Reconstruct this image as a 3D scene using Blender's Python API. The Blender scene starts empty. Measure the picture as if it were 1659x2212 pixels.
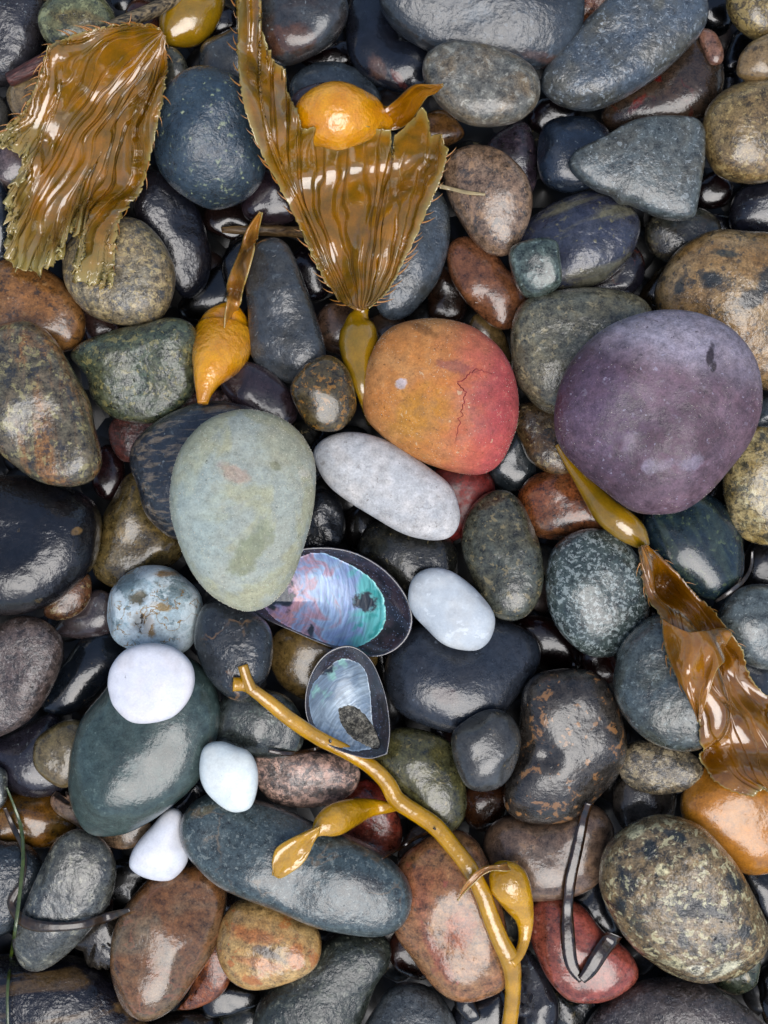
import bpy, bmesh, math, random
import numpy as np
from mathutils import Vector, noise as mnoise

random.seed(7); RNG = np.random.RandomState(11)
scene = bpy.context.scene
COL = scene.collection

# ---------------------------------------------------------------- camera
HC = 0.80            # camera height above the mid level of the cobbles (metres)
FW = 0.42            # width of beach seen at z = 0
cam_d = bpy.data.cameras.new('camera')
cam = bpy.data.objects.new('camera', cam_d); COL.objects.link(cam)
cam.location = (0, 0, HC)
cam_d.sensor_fit = 'VERTICAL'; cam_d.sensor_height = 24
cam_d.lens = 24 * HC / (FW * 4 / 3)
cam_d.clip_start = 0.01; cam_d.clip_end = 500
scene.camera = cam

# ---------------------------------------------------------------- light
SUN_EL, SUN_AZ = 67.0, 160.0        # elevation; azimuth clockwise from the top of the picture
world = bpy.data.worlds.new('World'); scene.world = world
world.use_nodes = True
wn = world.node_tree; wn.nodes.clear()
sky = wn.nodes.new('ShaderNodeTexSky'); sky.sky_type = 'NISHITA'; sky.sun_disc = False
sky.sun_elevation = math.radians(SUN_EL); sky.sun_rotation = math.radians(SUN_AZ)
sky.air_density = 1.0; sky.dust_density = 1.5; sky.ozone_density = 1.0
bg = wn.nodes.new('ShaderNodeBackground'); bg.inputs['Strength'].default_value = 0.075
wo = wn.nodes.new('ShaderNodeOutputWorld')
wn.links.new(sky.outputs[0], bg.inputs[0]); wn.links.new(bg.outputs[0], wo.inputs[0])
sd = bpy.data.lights.new('sun', 'SUN'); sd.energy = 1.45; sd.angle = math.radians(48)
sd.color = (1.0, 0.98, 0.955)
sun = bpy.data.objects.new('sun', sd); COL.objects.link(sun)
el, az = math.radians(SUN_EL), math.radians(SUN_AZ)
dirv = Vector((math.sin(az) * math.cos(el), math.cos(az) * math.cos(el), math.sin(el)))
sun.rotation_euler = dirv.to_track_quat('Z', 'Y').to_euler()
sun.location = dirv * 3
scene.view_settings.view_transform = 'Standard'; scene.view_settings.look = 'None'
scene.view_settings.gamma = 1.0; scene.view_settings.use_curve_mapping = False
scene.view_settings.exposure = 1.05
scene.render.engine = 'CYCLES'
scene.cycles.use_denoising = True
scene.cycles.adaptive_threshold = 0.02
try: scene.cycles.denoiser = 'OPENIMAGEDENOISE'
except Exception: pass
scene.cycles.max_bounces = 6; scene.cycles.diffuse_bounces = 3; scene.cycles.glossy_bounces = 3
scene.cycles.sample_clamp_indirect = 4

# ---------------------------------------------------------------- helpers
def lin(h, k=1.0):
    h = h.lstrip('#'); out = []
    for i in (0, 2, 4):
        c = int(h[i:i+2], 16) / 255
        out.append((c / 12.92 if c <= 0.04045 else ((c + 0.055) / 1.055) ** 2.4) * k)
    return (out[0], out[1], out[2], 1.0)

K = FW / 1659.0
def world_xy(x, y, z=0.0):
    """beach position (metres) of the spot seen at (x, y) of the traced plan, at height z"""
    s = (HC - z) / HC * K
    return (x - 829.5) * s, (1106 - y) * s

def set_props(o, label=None, cat=None, group=None, kind=None):
    if label: o['label'] = label
    if cat: o['category'] = cat
    if group: o['group'] = group
    if kind: o['kind'] = kind
    return o

def link_mesh(name, verts, faces, mat, parent=None, smooth=True, loc=(0, 0, 0)):
    me = bpy.data.meshes.new(name)
    me.from_pydata([tuple(v) for v in verts], [], [tuple(f) for f in faces])
    me.materials.append(mat)
    if smooth: me.polygons.foreach_set('use_smooth', [True] * len(me.polygons))
    me.update()
    o = bpy.data.objects.new(name, me); COL.objects.link(o)
    o.location = loc
    if parent: o.parent = parent
    return o

def empty(name, loc, **kw):
    o = bpy.data.objects.new(name, None); COL.objects.link(o)
    o.location = loc; o.empty_display_size = 0.01
    return set_props(o, **kw)

def catmull(pts, n, closed=True):
    P = np.array(pts, float); m = len(P); out = []
    segs = m if closed else m - 1
    for i in range(segs):
        if closed: p0, p1, p2, p3 = P[(i-1) % m], P[i], P[(i+1) % m], P[(i+2) % m]
        else: p0, p1, p2, p3 = P[max(i-1, 0)], P[i], P[i+1], P[min(i+2, m-1)]
        for t in np.linspace(0, 1, n, endpoint=False):
            out.append(0.5*((2*p1)+(-p0+p2)*t+(2*p0-5*p1+4*p2-p3)*t*t+(-p0+3*p1-3*p2+p3)*t**3))
    if not closed: out.append(P[-1])
    return np.array(out)

def resample(curve, n):
    d = np.r_[0, np.cumsum(np.linalg.norm(np.diff(curve, axis=0), axis=1))]
    t = np.linspace(0, d[-1], n)
    return np.stack([np.interp(t, d, curve[:, k]) for k in range(curve.shape[1])], 1)

# ---------------------------------------------------------------- height map used to let things rest on each other
CELL = 0.002; GX0, GY0, GNX, GNY = -0.50, -0.56, 500, 560
HM = np.full((GNY, GNX), -0.045)
gx = GX0 + (np.arange(GNX) + .5) * CELL; gy = GY0 + (np.arange(GNY) + .5) * CELL
def samp(M, x, y):
    fx = np.clip((np.asarray(x) - GX0) / CELL - .5, 0, GNX - 1.001)
    fy = np.clip((np.asarray(y) - GY0) / CELL - .5, 0, GNY - 1.001)
    ix = fx.astype(int); iy = fy.astype(int); ax = fx - ix; ay = fy - iy
    return (M[iy, ix]*(1-ax)*(1-ay) + M[iy, ix+1]*ax*(1-ay) + M[iy+1, ix]*(1-ax)*ay + M[iy+1, ix+1]*ax*ay)
def dilate(M, n):
    for _ in range(n):
        M = np.maximum.reduce([M, np.roll(M, 1, 0), np.roll(M, -1, 0), np.roll(M, 1, 1), np.roll(M, -1, 1)])
    return M
def blur(M, n):
    for _ in range(n):
        M = (M*2 + np.roll(M, 1, 0) + np.roll(M, -1, 0) + np.roll(M, 1, 1) + np.roll(M, -1, 1)) / 6
    return M
def stamp(x, y, z, r=0.0015):
    """record points lying at height z"""
    n = max(1, int(round(r / CELL)))
    for a, b, c in zip(np.ravel(x), np.ravel(y), np.ravel(z)):
        i = int((b - GY0) / CELL); j = int((a - GX0) / CELL)
        if 0 <= i < GNY and 0 <= j < GNX:
            s = HM[max(i-n+1, 0):i+n, max(j-n+1, 0):j+n]
            np.maximum(s, c, out=s)

# ---------------------------------------------------------------- materials
def N(t, typ, **kw):
    n = t.nodes.new(typ)
    for k, v in kw.items(): setattr(n, k, v)
    return n

def build_pebble_group():
    g = bpy.data.node_groups.new('pebble_surface', 'ShaderNodeTree')
    I = g.interface
    def col(n, d): s = I.new_socket(n, in_out='INPUT', socket_type='NodeSocketColor'); s.default_value = d
    def val(n, d): s = I.new_socket(n, in_out='INPUT', socket_type='NodeSocketFloat'); s.default_value = d
    for n, d in (('A', (.1,.1,.1,1)), ('B', (.05,.05,.05,1)), ('Light', (.5,.5,.4,1)), ('Dark', (.01,.01,.01,1)),
                 ('Vein', (.4,.3,.2,1)), ('Band', (.2,.15,.1,1))): col(n, d)
    for n, d in (('BlotchScale', .5), ('BlotchSharp', .25), ('BlotchBias', .5), ('Grain', .3), ('LightAmt', 0), ('LightScale', 4), ('DarkAmt', 0),
                 ('DarkScale', 4), ('VeinAmt', 0), ('VeinScale', .5), ('BandAmt', 0), ('BandAngle', 0), ('BandScale', 3),
                 ('Bump', .3), ('Pit', 0), ('Rough', .2), ('Wet', 1), ('Orange', .3), ('Seed', 0)): val(n, d)
    I.new_socket('Shader', in_out='OUTPUT', socket_type='NodeSocketShader')
    gi = N(g, 'NodeGroupInput'); go = N(g, 'NodeGroupOutput'); L = g.links.new
    def math_(op, a, b=None, c=None, clamp=False):
        m = N(g, 'ShaderNodeMath', operation=op, use_clamp=clamp)
        for i, v in enumerate((a, b, c)):
            if v is None: continue
            if isinstance(v, (int, float)): m.inputs[i].default_value = v
            else: L(v, m.inputs[i])
        return m.outputs[0]
    def mix(f, a, b, blend='MIX'):
        m = N(g, 'ShaderNodeMix', data_type='RGBA', blend_type=blend)
        if isinstance(f, (int, float)): m.inputs[0].default_value = f
        else: L(f, m.inputs[0])
        for i, v in ((6, a), (7, b)):
            if isinstance(v, tuple): m.inputs[i].default_value = v
            else: L(v, m.inputs[i])
        return m.outputs[2]
    def smooth(v, lo, hi, a=0., b=1.):
        m = N(g, 'ShaderNodeMapRange', interpolation_type='SMOOTHSTEP')
        L(v, m.inputs[0])
        for i, x in ((1, lo), (2, hi), (3, a), (4, b)):
            if isinstance(x, (int, float)): m.inputs[i].default_value = x
            else: L(x, m.inputs[i])
        return m.outputs[0]
    tc = N(g, 'ShaderNodeTexCoord')
    sc = N(g, 'ShaderNodeVectorMath', operation='SCALE'); L(tc.outputs['Object'], sc.inputs[0]); sc.inputs['Scale'].default_value = 100
    sv = N(g, 'ShaderNodeCombineXYZ'); L(gi.outputs['Seed'], sv.inputs[0]); L(math_('MULTIPLY', gi.outputs['Seed'], 1.7), sv.inputs[1]); L(gi.outputs['Seed'], sv.inputs[2])
    pa = N(g, 'ShaderNodeVectorMath', operation='ADD'); L(sc.outputs[0], pa.inputs[0]); L(sv.outputs[0], pa.inputs[1])
    P = pa.outputs[0]
    def noise(scale, detail=4, rough=.55, dist=0., vec=P):
        n = N(g, 'ShaderNodeTexNoise'); L(vec, n.inputs['Vector'])
        if isinstance(scale, (int, float)): n.inputs['Scale'].default_value = scale
        else: L(scale, n.inputs['Scale'])
        n.inputs['Detail'].default_value = detail; n.inputs['Roughness'].default_value = rough
        n.inputs['Distortion'].default_value = dist
        return n.outputs[0]
    # warped coordinates keep specks from being round
    nw = N(g, 'ShaderNodeTexNoise'); L(P, nw.inputs['Vector']); nw.inputs['Scale'].default_value = 5; nw.inputs['Detail'].default_value = 3
    ws = N(g, 'ShaderNodeVectorMath', operation='SCALE'); L(nw.outputs['Color'], ws.inputs[0]); ws.inputs['Scale'].default_value = .45
    wa = N(g, 'ShaderNodeVectorMath', operation='ADD'); L(P, wa.inputs[0]); L(ws.outputs[0], wa.inputs[1]); PW = wa.outputs[0]
    def specks(scale, amt, size_lo=.10, size_hi=.42):
        v = N(g, 'ShaderNodeTexVoronoi'); L(PW, v.inputs['Vector']); L(scale, v.inputs['Scale'])
        cs = N(g, 'ShaderNodeSeparateColor'); L(v.outputs['Color'], cs.inputs[0])
        on = math_('LESS_THAN', cs.outputs[0], amt)
        rad = math_('MULTIPLY_ADD', cs.outputs[1], size_hi - size_lo, size_lo)
        e = smooth(v.outputs['Distance'], math_('MULTIPLY', rad, .55), rad, 1., 0.)
        return math_('MULTIPLY', e, on)
    bl = noise(gi.outputs['BlotchScale'], 6, .6, .6)
    blm = smooth(bl, math_('SUBTRACT', gi.outputs['BlotchBias'], gi.outputs['BlotchSharp']), math_('ADD', gi.outputs['BlotchBias'], gi.outputs['BlotchSharp']))
    c = mix(blm, gi.outputs['A'], gi.outputs['B'])
    # bands
    rot = N(g, 'ShaderNodeVectorRotate', rotation_type='Z_AXIS'); L(P, rot.inputs['Vector']); L(gi.outputs['BandAngle'], rot.inputs['Angle'])
    ms = N(g, 'ShaderNodeVectorMath', operation='MULTIPLY'); L(rot.outputs[0], ms.inputs[0]); ms.inputs[1].default_value = (.12, 1, .8)
    bn = noise(gi.outputs['BandScale'], 5, .6, .3, ms.outputs[0])
    c = mix(math_('MULTIPLY', smooth(bn, .48, .62), gi.outputs['BandAmt']), c, gi.outputs['Band'])
    # grain
    gr = noise(9, 6, .7); g2 = noise(2.2, 5, .6)
    gv = math_('MULTIPLY', math_('ADD', math_('SUBTRACT', gr, .5), math_('SUBTRACT', g2, .5)), math_('MULTIPLY', gi.outputs['Grain'], 5.0))
    hv = N(g, 'ShaderNodeVectorMath', operation='SCALE'); L(c, hv.inputs[0]); L(math_('MAXIMUM', math_('ADD', gv, 1.0), .25), hv.inputs['Scale'])
    c = hv.outputs[0]
    # slight warm / cool drift
    hd = noise(.9, 3, .5)
    c = mix(math_('MULTIPLY', smooth(hd, .4, .65), .30), c, mix(1.0, c, (1.12, .99, .86, 1), 'MULTIPLY'))
    li = specks(gi.outputs['LightScale'], gi.outputs['LightAmt']); dk = specks(gi.outputs['DarkScale'], gi.outputs['DarkAmt'])
    nl = noise(math_('MULTIPLY', gi.outputs['LightScale'], .55), 7, .68, .4)
    nd = noise(math_('MULTIPLY', gi.outputs['DarkScale'], .5), 7, .68, .4, PW)
    def lo_(a, k): return math_('MULTIPLY_ADD', gi.outputs[a], -.15, k)
    ml = math_('MULTIPLY', smooth(nl, lo_('LightAmt', .615), lo_('LightAmt', .68)), math_('MULTIPLY', gi.outputs['LightAmt'], 5.), clamp=True)
    md = math_('MULTIPLY', smooth(nd, lo_('DarkAmt', .615), lo_('DarkAmt', .68)), math_('MULTIPLY', gi.outputs['DarkAmt'], 5.), clamp=True)
    c = mix(math_('MULTIPLY', ml, .5), c, gi.outputs['Light'])
    c = mix(math_('MULTIPLY', li, .6), c, gi.outputs['Light'])
    c = mix(math_('MULTIPLY', md, .7), c, gi.outputs['Dark'])
    c = mix(math_('MULTIPLY', dk, .7), c, gi.outputs['Dark'])
    # veins
    vn = noise(gi.outputs['VeinScale'], 4, .5, .3)
    va = math_('ABSOLUTE', math_('SUBTRACT', vn, .5))
    vm = smooth(va, .0, .022, 1., 0.); gate = smooth(noise(.45, 2), .44, .56)
    vm = math_('MULTIPLY', math_('MULTIPLY', vm, gate), gi.outputs['VeinAmt'])
    c = mix(vm, c, gi.outputs['Vein'])
    # relief
    pv = N(g, 'ShaderNodeTexVoronoi'); L(PW, pv.inputs['Vector']); pv.inputs['Scale'].default_value = 3.2
    ps = N(g, 'ShaderNodeSeparateColor'); L(pv.outputs['Color'], ps.inputs[0])
    prad = math_('MULTIPLY_ADD', ps.outputs[1], .22, .08)
    pit = math_('MULTIPLY', smooth(pv.outputs['Distance'], 0., prad, 1., 0.), math_('LESS_THAN', ps.outputs[0], math_('MULTIPLY', gi.outputs['Pit'], .5)))
    c = mix(math_('MULTIPLY', pit, .55), c, (.008, .007, .006, 1))
    h = math_('MULTIPLY', noise(1.5, 9, .6), 1.1)
    h = math_('SUBTRACT', h, math_('MULTIPLY', pit, .55))
    h = math_('ADD', h, math_('MULTIPLY', li, .03)); h = math_('SUBTRACT', h, math_('MULTIPLY', vm, .05))
    bp = N(g, 'ShaderNodeBump'); bp.inputs['Distance'].default_value = .0022
    L(gi.outputs['Bump'], bp.inputs['Strength']); L(h, bp.inputs['Height'])
    hf = noise(11, 5, .6)
    bf = N(g, 'ShaderNodeBump'); bf.inputs['Distance'].default_value = .0006
    L(gi.outputs['Orange'], bf.inputs['Strength']); L(hf, bf.inputs['Height']); L(bp.outputs[0], bf.inputs['Normal'])
    # film of water: glossier in broad patches
    rn = noise(1.1, 4, .6)
    ro = math_('ADD', gi.outputs['Rough'], math_('MULTIPLY', smooth(rn, .42, .62), math_('MULTIPLY', gi.outputs['Rough'], 1.2)), clamp=True)
    b = N(g, 'ShaderNodeBsdfPrincipled')
    L(c, b.inputs['Base Color'])
    L(math_('MAXIMUM', math_('ADD', ro, .15), .2), b.inputs['Roughness'])
    L(gi.outputs['Wet'], b.inputs['Coat Weight']); L(math_('MULTIPLY', ro, .7), b.inputs['Coat Roughness'])
    b.inputs['Coat IOR'].default_value = 1.5
    L(math_('MULTIPLY_ADD', gi.outputs['Wet'], -.1, .35), b.inputs['Specular IOR Level'])
    L(bf.outputs[0], b.inputs['Normal'])
    bc = N(g, 'ShaderNodeBump'); bc.inputs['Distance'].default_value = .0026       # the water film levels the finest relief
    L(math_('MULTIPLY', gi.outputs['Bump'], 1.6, clamp=True), bc.inputs['Strength'])
    L(math_('ADD', math_('SUBTRACT', noise(1.3, 4, .5), math_('MULTIPLY', pit, .35)), math_('MULTIPLY', math_('MULTIPLY', noise(6, 4, .6), gi.outputs['Orange']), .5)), bc.inputs['Height'])
    L(bc.outputs[0], b.inputs['Coat Normal'])
    L(b.outputs[0], go.inputs[0])
    return g
PG = build_pebble_group()

GAP_SHADE = 1.0
def pebble_mat(A, B, ls=None, ds=None, vein=None, band=None, blotch=(.45, .18, .5), grain=.3, bump=.35, pit=0., rough=.16,
               wet=1., fine=.3, seed=None, km=1.):
    m = bpy.data.materials.new('pebble_surface'); m.use_nodes = True
    t = m.node_tree; t.nodes.clear()
    gn = N(t, 'ShaderNodeGroup'); gn.node_tree = PG; o = N(t, 'ShaderNodeOutputMaterial')
    t.links.new(gn.outputs[0], o.inputs[0])
    I = gn.inputs
    kk = .74*GAP_SHADE*km if wet > .6 else .95          # a film of water darkens stone; the global factor paints in gap shade
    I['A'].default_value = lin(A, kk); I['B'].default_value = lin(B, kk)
    rough = rough*.62 if wet > .6 else rough
    I['BlotchScale'].default_value, I['BlotchSharp'].default_value, I['BlotchBias'].default_value = blotch
    I['Grain'].default_value = grain*1.7; I['Bump'].default_value = bump*(random.uniform(.6, 1.3) if wet > .6 else 1); I['Pit'].default_value = pit
    I['Rough'].default_value = rough; I['Wet'].default_value = wet; I['Orange'].default_value = fine
    I['Seed'].default_value = seed if seed is not None else random.uniform(0, 400)
    if ls: I['Light'].default_value = lin(ls[0], kk); I['LightAmt'].default_value = ls[1]; I['LightScale'].default_value = ls[2]
    if ds: I['Dark'].default_value = lin(ds[0]); I['DarkAmt'].default_value = ds[1]; I['DarkScale'].default_value = ds[2]
    if vein: I['Vein'].default_value = lin(vein[0]); I['VeinAmt'].default_value = vein[1]; I['VeinScale'].default_value = vein[2]
    if band: I['Band'].default_value = lin(band[0]); I['BandAmt'].default_value = band[1]; I['BandAngle'].default_value = math.radians(band[2]); I['BandScale'].default_value = band[3]
    return m

# ---------------------------------------------------------------- stones
_ico = {}
def ico(level):
    if level not in _ico:
        bm = bmesh.new(); bmesh.ops.create_icosphere(bm, subdivisions=level, radius=1)
        bm.verts.ensure_lookup_table()
        v = np.array([x.co[:] for x in bm.verts]); f = np.array([[a.index for a in q.verts] for q in bm.faces])
        bm.free(); _ico[level] = (v, f)
    return _ico[level]

def stone(pts, L, label, mat, th=.62, p=2.35, q=None, tilt=None, fac=.9, hi=False, lump=1.0, name=None, cat=None, group=None,
          zadd=0., zfix=None, dents=(), seed=None, world_pts=False):
    """one rounded stone whose plan is the closed outline pts; it is set down on whatever lies below it"""
    rs = np.random.RandomState(seed if seed is not None else int(abs(pts[0][0])*7 + abs(pts[0][1])*13 + len(pts)) % 99991)
    lev = {0: -.030, 1: -.016, 2: -.004, 3: .006, 4: .014}[L]
    z = lev
    cur = catmull(pts, 8)
    for it in range(3):
        zz = zfix if zfix is not None else z
        if world_pts: W = cur.copy()
        else: W = np.array([world_xy(a, b, zz) for a, b in cur])
        # centroid by area
        x, y = W[:, 0], W[:, 1]; x2, y2 = np.roll(x, -1), np.roll(y, -1)
        cr = x*y2 - x2*y; A = cr.sum() / 2
        cx = ((x+x2)*cr).sum() / (6*A); cy = ((y+y2)*cr).sum() / (6*A)
        dx, dy = x - cx, y - cy
        th_ = np.arctan2(dy, dx); r_ = np.hypot(dx, dy)
        o = np.argsort(th_); th_s, r_s = th_[o], r_[o]
        th_s = np.r_[th_s[-1] - 2*math.pi, th_s, th_s[0] + 2*math.pi]; r_s = np.r_[r_s[-1], r_s, r_s[0]]
        # principal half width -> thickness
        cov = np.cov(np.stack([dx, dy])); ev = np.sqrt(np.linalg.eigvalsh(cov)) * 1.414
        half = ev[0]
        ht = half * th; hb = half * th * 1.0
        if tilt is None:
            tl = (rs.uniform(-.13, .13), rs.uniform(-.13, .13))
        else: tl = tilt
        R = 1.05 * r_s.max()
        i0, i1 = int((cy-R-GY0)/CELL), int((cy+R-GY0)/CELL)+2
        j0, j1 = int((cx-R-GX0)/CELL), int((cx+R-GX0)/CELL)+2
        i0, j0 = max(i0, 0), max(j0, 0); i1, j1 = min(i1, GNY), min(j1, GNX)
        if i1 <= i0 or j1 <= j0: break
        X, Y = np.meshgrid(gx[j0:j1] - cx, gy[i0:i1] - cy)
        s = np.hypot(X, Y) / np.interp(np.arctan2(Y, X), th_s, r_s)
        ins = s < 1
        prof = np.where(ins, (1 - np.clip(s, 0, 1)**p), 0)**(1/p)
        sh = tl[0]*X + tl[1]*Y
        if zfix is None:
            sub = HM[i0:i1, j0:j1]
            need = (sub - sh + hb*prof)[ins & (s < .94)]
            zn = float(np.percentile(need, 98.5)) - .0012 if need.size else lev
            z = max(lev, zn) + zadd
            if z > lev + .045: z = lev + .045
        else: z = zfix
    if i1 > i0 and j1 > j0:
        top = z + sh + ht*prof
        sub = HM[i0:i1, j0:j1]; sub[ins] = np.maximum(sub[ins], top[ins])
    # mesh
    size = r_s.max()
    level = 6 if hi else (5 if size > .017 else 4)
    V, F = ico(level)
    ca = np.hypot(V[:, 0], V[:, 1]); ang = np.arctan2(V[:, 1], V[:, 0])
    # facets in normalised space
    U = V.copy()
    for _ in range(5):
        n = rs.normal(size=3); n[2] = abs(n[2]) * rs.choice([1, 1, -1]); n /= np.linalg.norm(n)
        d = 1 - rs.uniform(.04, .16) * fac
        if abs(n[2]) < .35: d = 1 - .02*fac
        e = U @ n - d
        k = .05
        e = np.where(e > 0, e, 0)
        e = e*e/(e+k)
        U = U - np.outer(e, n)
    sphi = np.clip(U[:, 2], -1.2, 1.2)
    su = np.hypot(U[:, 0], U[:, 1])
    # superellipse profile
    s_ = np.clip(su, 0, 1)
    rr = np.sqrt(np.clip(su**2 + sphi**2, 1e-9, None))
    cc = np.clip(su / rr, 0, 1); ss = np.abs(sphi) / rr
    kf = 1.0 / (cc**p + ss**p)**(1/p)
    rad = np.interp(ang, th_s, r_s)
    xx = np.cos(ang)*rad*cc*kf*rr; yy = np.sin(ang)*rad*cc*kf*rr
    zz = np.sign(sphi)*ss*kf*rr*np.where(sphi > 0, ht, hb)
    Q = np.stack([xx, yy, zz], 1)
    # low lumps
    for k in range(9):
        w = rs.normal(size=3); w *= rs.uniform(1.6, 5.0)/np.linalg.norm(w)
        a = .017*lump*size/(1 + .25*k) * math.sin(1.0)
        Q += V * (a*np.sin(Q/size @ w*2 + rs.uniform(0, 6.28)))[:, None] * np.array([.6, .6, 1.0])
    for (ddx, ddy, dr, dd) in dents:      # hollows, given in plan units relative to the outline's centre of frame
        wx, wy = world_xy(ddx, ddy, z + ht)
        dist = np.hypot(Q[:, 0] + cx - wx, Q[:, 1] + cy - wy) / (dr*K)
        Q[:, 2] -= np.where(Q[:, 2] > 0, dd*K*np.exp(-dist**2*1.6), 0)
    Q[:, 2] += tl[0]*Q[:, 0] + tl[1]*Q[:, 1]
    nm = name or ('cobble' if size > .022 else 'pebble')
    o = link_mesh(nm, Q, F, mat, loc=(cx, cy, z))
    set_props(o, label, cat or ('cobble' if nm == 'cobble' else 'pebble'), group)
    return o

# ---------------------------------------------------------------- ground under everything
def ground_mat():
    m = bpy.data.materials.new('dark_wet_gravel'); m.use_nodes = True; t = m.node_tree
    b = t.nodes['Principled BSDF']; tc = N(t, 'ShaderNodeTexCoord')
    v = N(t, 'ShaderNodeTexVoronoi'); v.inputs['Scale'].default_value = 45; t.links.new(tc.outputs['Object'], v.inputs['Vector'])
    r = N(t, 'ShaderNodeValToRGB'); t.links.new(v.outputs['Color'], r.inputs[0])
    r.color_ramp.elements[0].color = lin('#08090a'); r.color_ramp.elements[1].color = lin('#191816')
    t.links.new(r.outputs[0], b.inputs['Base Color']); b.inputs['Roughness'].default_value = .4
    bp = N(t, 'ShaderNodeBump'); bp.inputs['Distance'].default_value = .008; bp.invert = True
    t.links.new(v.outputs['Distance'], bp.inputs['Height']); t.links.new(bp.outputs[0], b.inputs['Normal'])
    return m
gm = ground_mat()
n = 60; vs = []; fs = []
for j in range(n+1):
    for i in range(n+1):
        u = (i/n*2-1); w = (j/n*2-1); x = math.copysign(abs(u)**3*60 + abs(u)*.8, u); y = math.copysign(abs(w)**3*60 + abs(w)*.8, w)
        vs.append((x, y, -.05 + .006*mnoise.noise((x*3, y*3, 0))))
for j in range(n):
    for i in range(n):
        a = j*(n+1)+i; fs.append((a, a+1, a+n+2, a+n+1))
set_props(link_mesh('ground', vs, fs, gm), kind='structure')

# ---------------------------------------------------------------- material kinds
def M(kind, A, B, **k):
    """kinds: slate (smooth dark wet), grey (speckled), brown (pitted tan), plum, dry"""
    d = dict(
        slate=dict(rough=.15, bump=.16, fine=.25, grain=.22, ls=('#8d9698', .10, 5)),
        black=dict(rough=.11, bump=.14, fine=.2, grain=.2),
        grey=dict(rough=.18, bump=.22, fine=.4, grain=.35, ls=('#a9aa98', .32, 4.5)),
        brown=dict(rough=.15, bump=.18, fine=.22, grain=.32, pit=.35, ds=('#23201c', .18, 4)),
        mottle=dict(rough=.15, bump=.28, fine=.3, grain=.42, pit=.3, ls=('#a8956a', .32, 3), ds=('#20231f', .25, 3)),
        granite=dict(rough=.30, bump=.35, fine=.5, grain=.45, ls=('#c9b489', .55, 4), ds=('#2a2d2c', .5, 4)),
        dry=dict(rough=.55, bump=.25, fine=.5, grain=.16, wet=.15, pit=.15),
    )[kind]
    d = dict(d); d['km'] = dict(brown=1.35, mottle=1.25, granite=1.3, grey=1.0, slate=1.0, black=.72).get(kind, 1.); d.update(k)
    return pebble_mat(A, B, **d)

S = stone
# ---- deep stones showing through the gaps
GAP_SHADE = .42  # deep stones' colours darkened to paint in the shade of the gaps
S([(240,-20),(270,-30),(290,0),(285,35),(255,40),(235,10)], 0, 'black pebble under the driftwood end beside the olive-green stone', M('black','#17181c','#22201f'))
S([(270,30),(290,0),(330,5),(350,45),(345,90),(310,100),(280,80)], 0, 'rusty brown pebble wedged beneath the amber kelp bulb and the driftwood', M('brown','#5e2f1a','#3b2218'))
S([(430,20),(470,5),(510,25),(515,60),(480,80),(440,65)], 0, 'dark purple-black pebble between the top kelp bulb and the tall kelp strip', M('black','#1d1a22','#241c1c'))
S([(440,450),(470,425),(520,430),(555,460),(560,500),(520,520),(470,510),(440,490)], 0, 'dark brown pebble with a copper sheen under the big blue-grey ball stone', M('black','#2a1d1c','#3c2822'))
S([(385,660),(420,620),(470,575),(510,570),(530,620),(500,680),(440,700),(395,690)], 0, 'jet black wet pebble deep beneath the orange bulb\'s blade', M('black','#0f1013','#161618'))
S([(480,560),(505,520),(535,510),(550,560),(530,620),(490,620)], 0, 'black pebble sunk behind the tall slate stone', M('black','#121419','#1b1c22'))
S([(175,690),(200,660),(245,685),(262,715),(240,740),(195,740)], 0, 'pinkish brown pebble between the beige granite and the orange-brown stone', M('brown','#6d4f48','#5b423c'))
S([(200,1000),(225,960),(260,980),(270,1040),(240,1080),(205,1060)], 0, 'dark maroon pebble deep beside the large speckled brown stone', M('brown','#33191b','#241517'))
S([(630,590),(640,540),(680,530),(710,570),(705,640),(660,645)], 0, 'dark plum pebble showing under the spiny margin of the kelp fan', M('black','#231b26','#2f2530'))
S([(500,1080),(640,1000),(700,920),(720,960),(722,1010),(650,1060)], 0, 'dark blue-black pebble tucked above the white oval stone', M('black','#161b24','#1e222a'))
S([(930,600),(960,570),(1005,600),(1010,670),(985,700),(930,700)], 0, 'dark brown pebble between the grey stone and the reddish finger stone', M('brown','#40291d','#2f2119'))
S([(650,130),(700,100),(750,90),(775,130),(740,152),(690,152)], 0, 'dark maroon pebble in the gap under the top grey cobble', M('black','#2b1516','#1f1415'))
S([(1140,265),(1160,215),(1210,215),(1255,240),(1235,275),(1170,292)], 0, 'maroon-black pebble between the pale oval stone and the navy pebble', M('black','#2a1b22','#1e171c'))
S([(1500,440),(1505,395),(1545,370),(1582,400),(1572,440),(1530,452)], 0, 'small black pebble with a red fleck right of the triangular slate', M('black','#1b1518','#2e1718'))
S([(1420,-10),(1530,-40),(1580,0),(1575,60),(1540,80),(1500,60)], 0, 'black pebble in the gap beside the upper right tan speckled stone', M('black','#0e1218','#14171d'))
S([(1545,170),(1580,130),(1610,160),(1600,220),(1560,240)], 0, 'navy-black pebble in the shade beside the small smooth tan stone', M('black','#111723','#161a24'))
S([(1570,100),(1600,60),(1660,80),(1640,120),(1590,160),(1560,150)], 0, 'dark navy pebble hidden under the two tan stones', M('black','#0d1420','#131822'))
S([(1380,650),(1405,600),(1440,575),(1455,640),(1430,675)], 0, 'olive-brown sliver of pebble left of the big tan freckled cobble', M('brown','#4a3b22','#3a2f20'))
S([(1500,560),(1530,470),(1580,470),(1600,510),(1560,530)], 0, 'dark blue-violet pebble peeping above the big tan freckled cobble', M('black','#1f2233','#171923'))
S([(1500,1085),(1530,1035),(1570,1010),(1592,1050),(1582,1100),(1540,1105)], 0, 'brownish black pebble below the large purple stone', M('black','#26201d','#1d1a19'))
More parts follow.
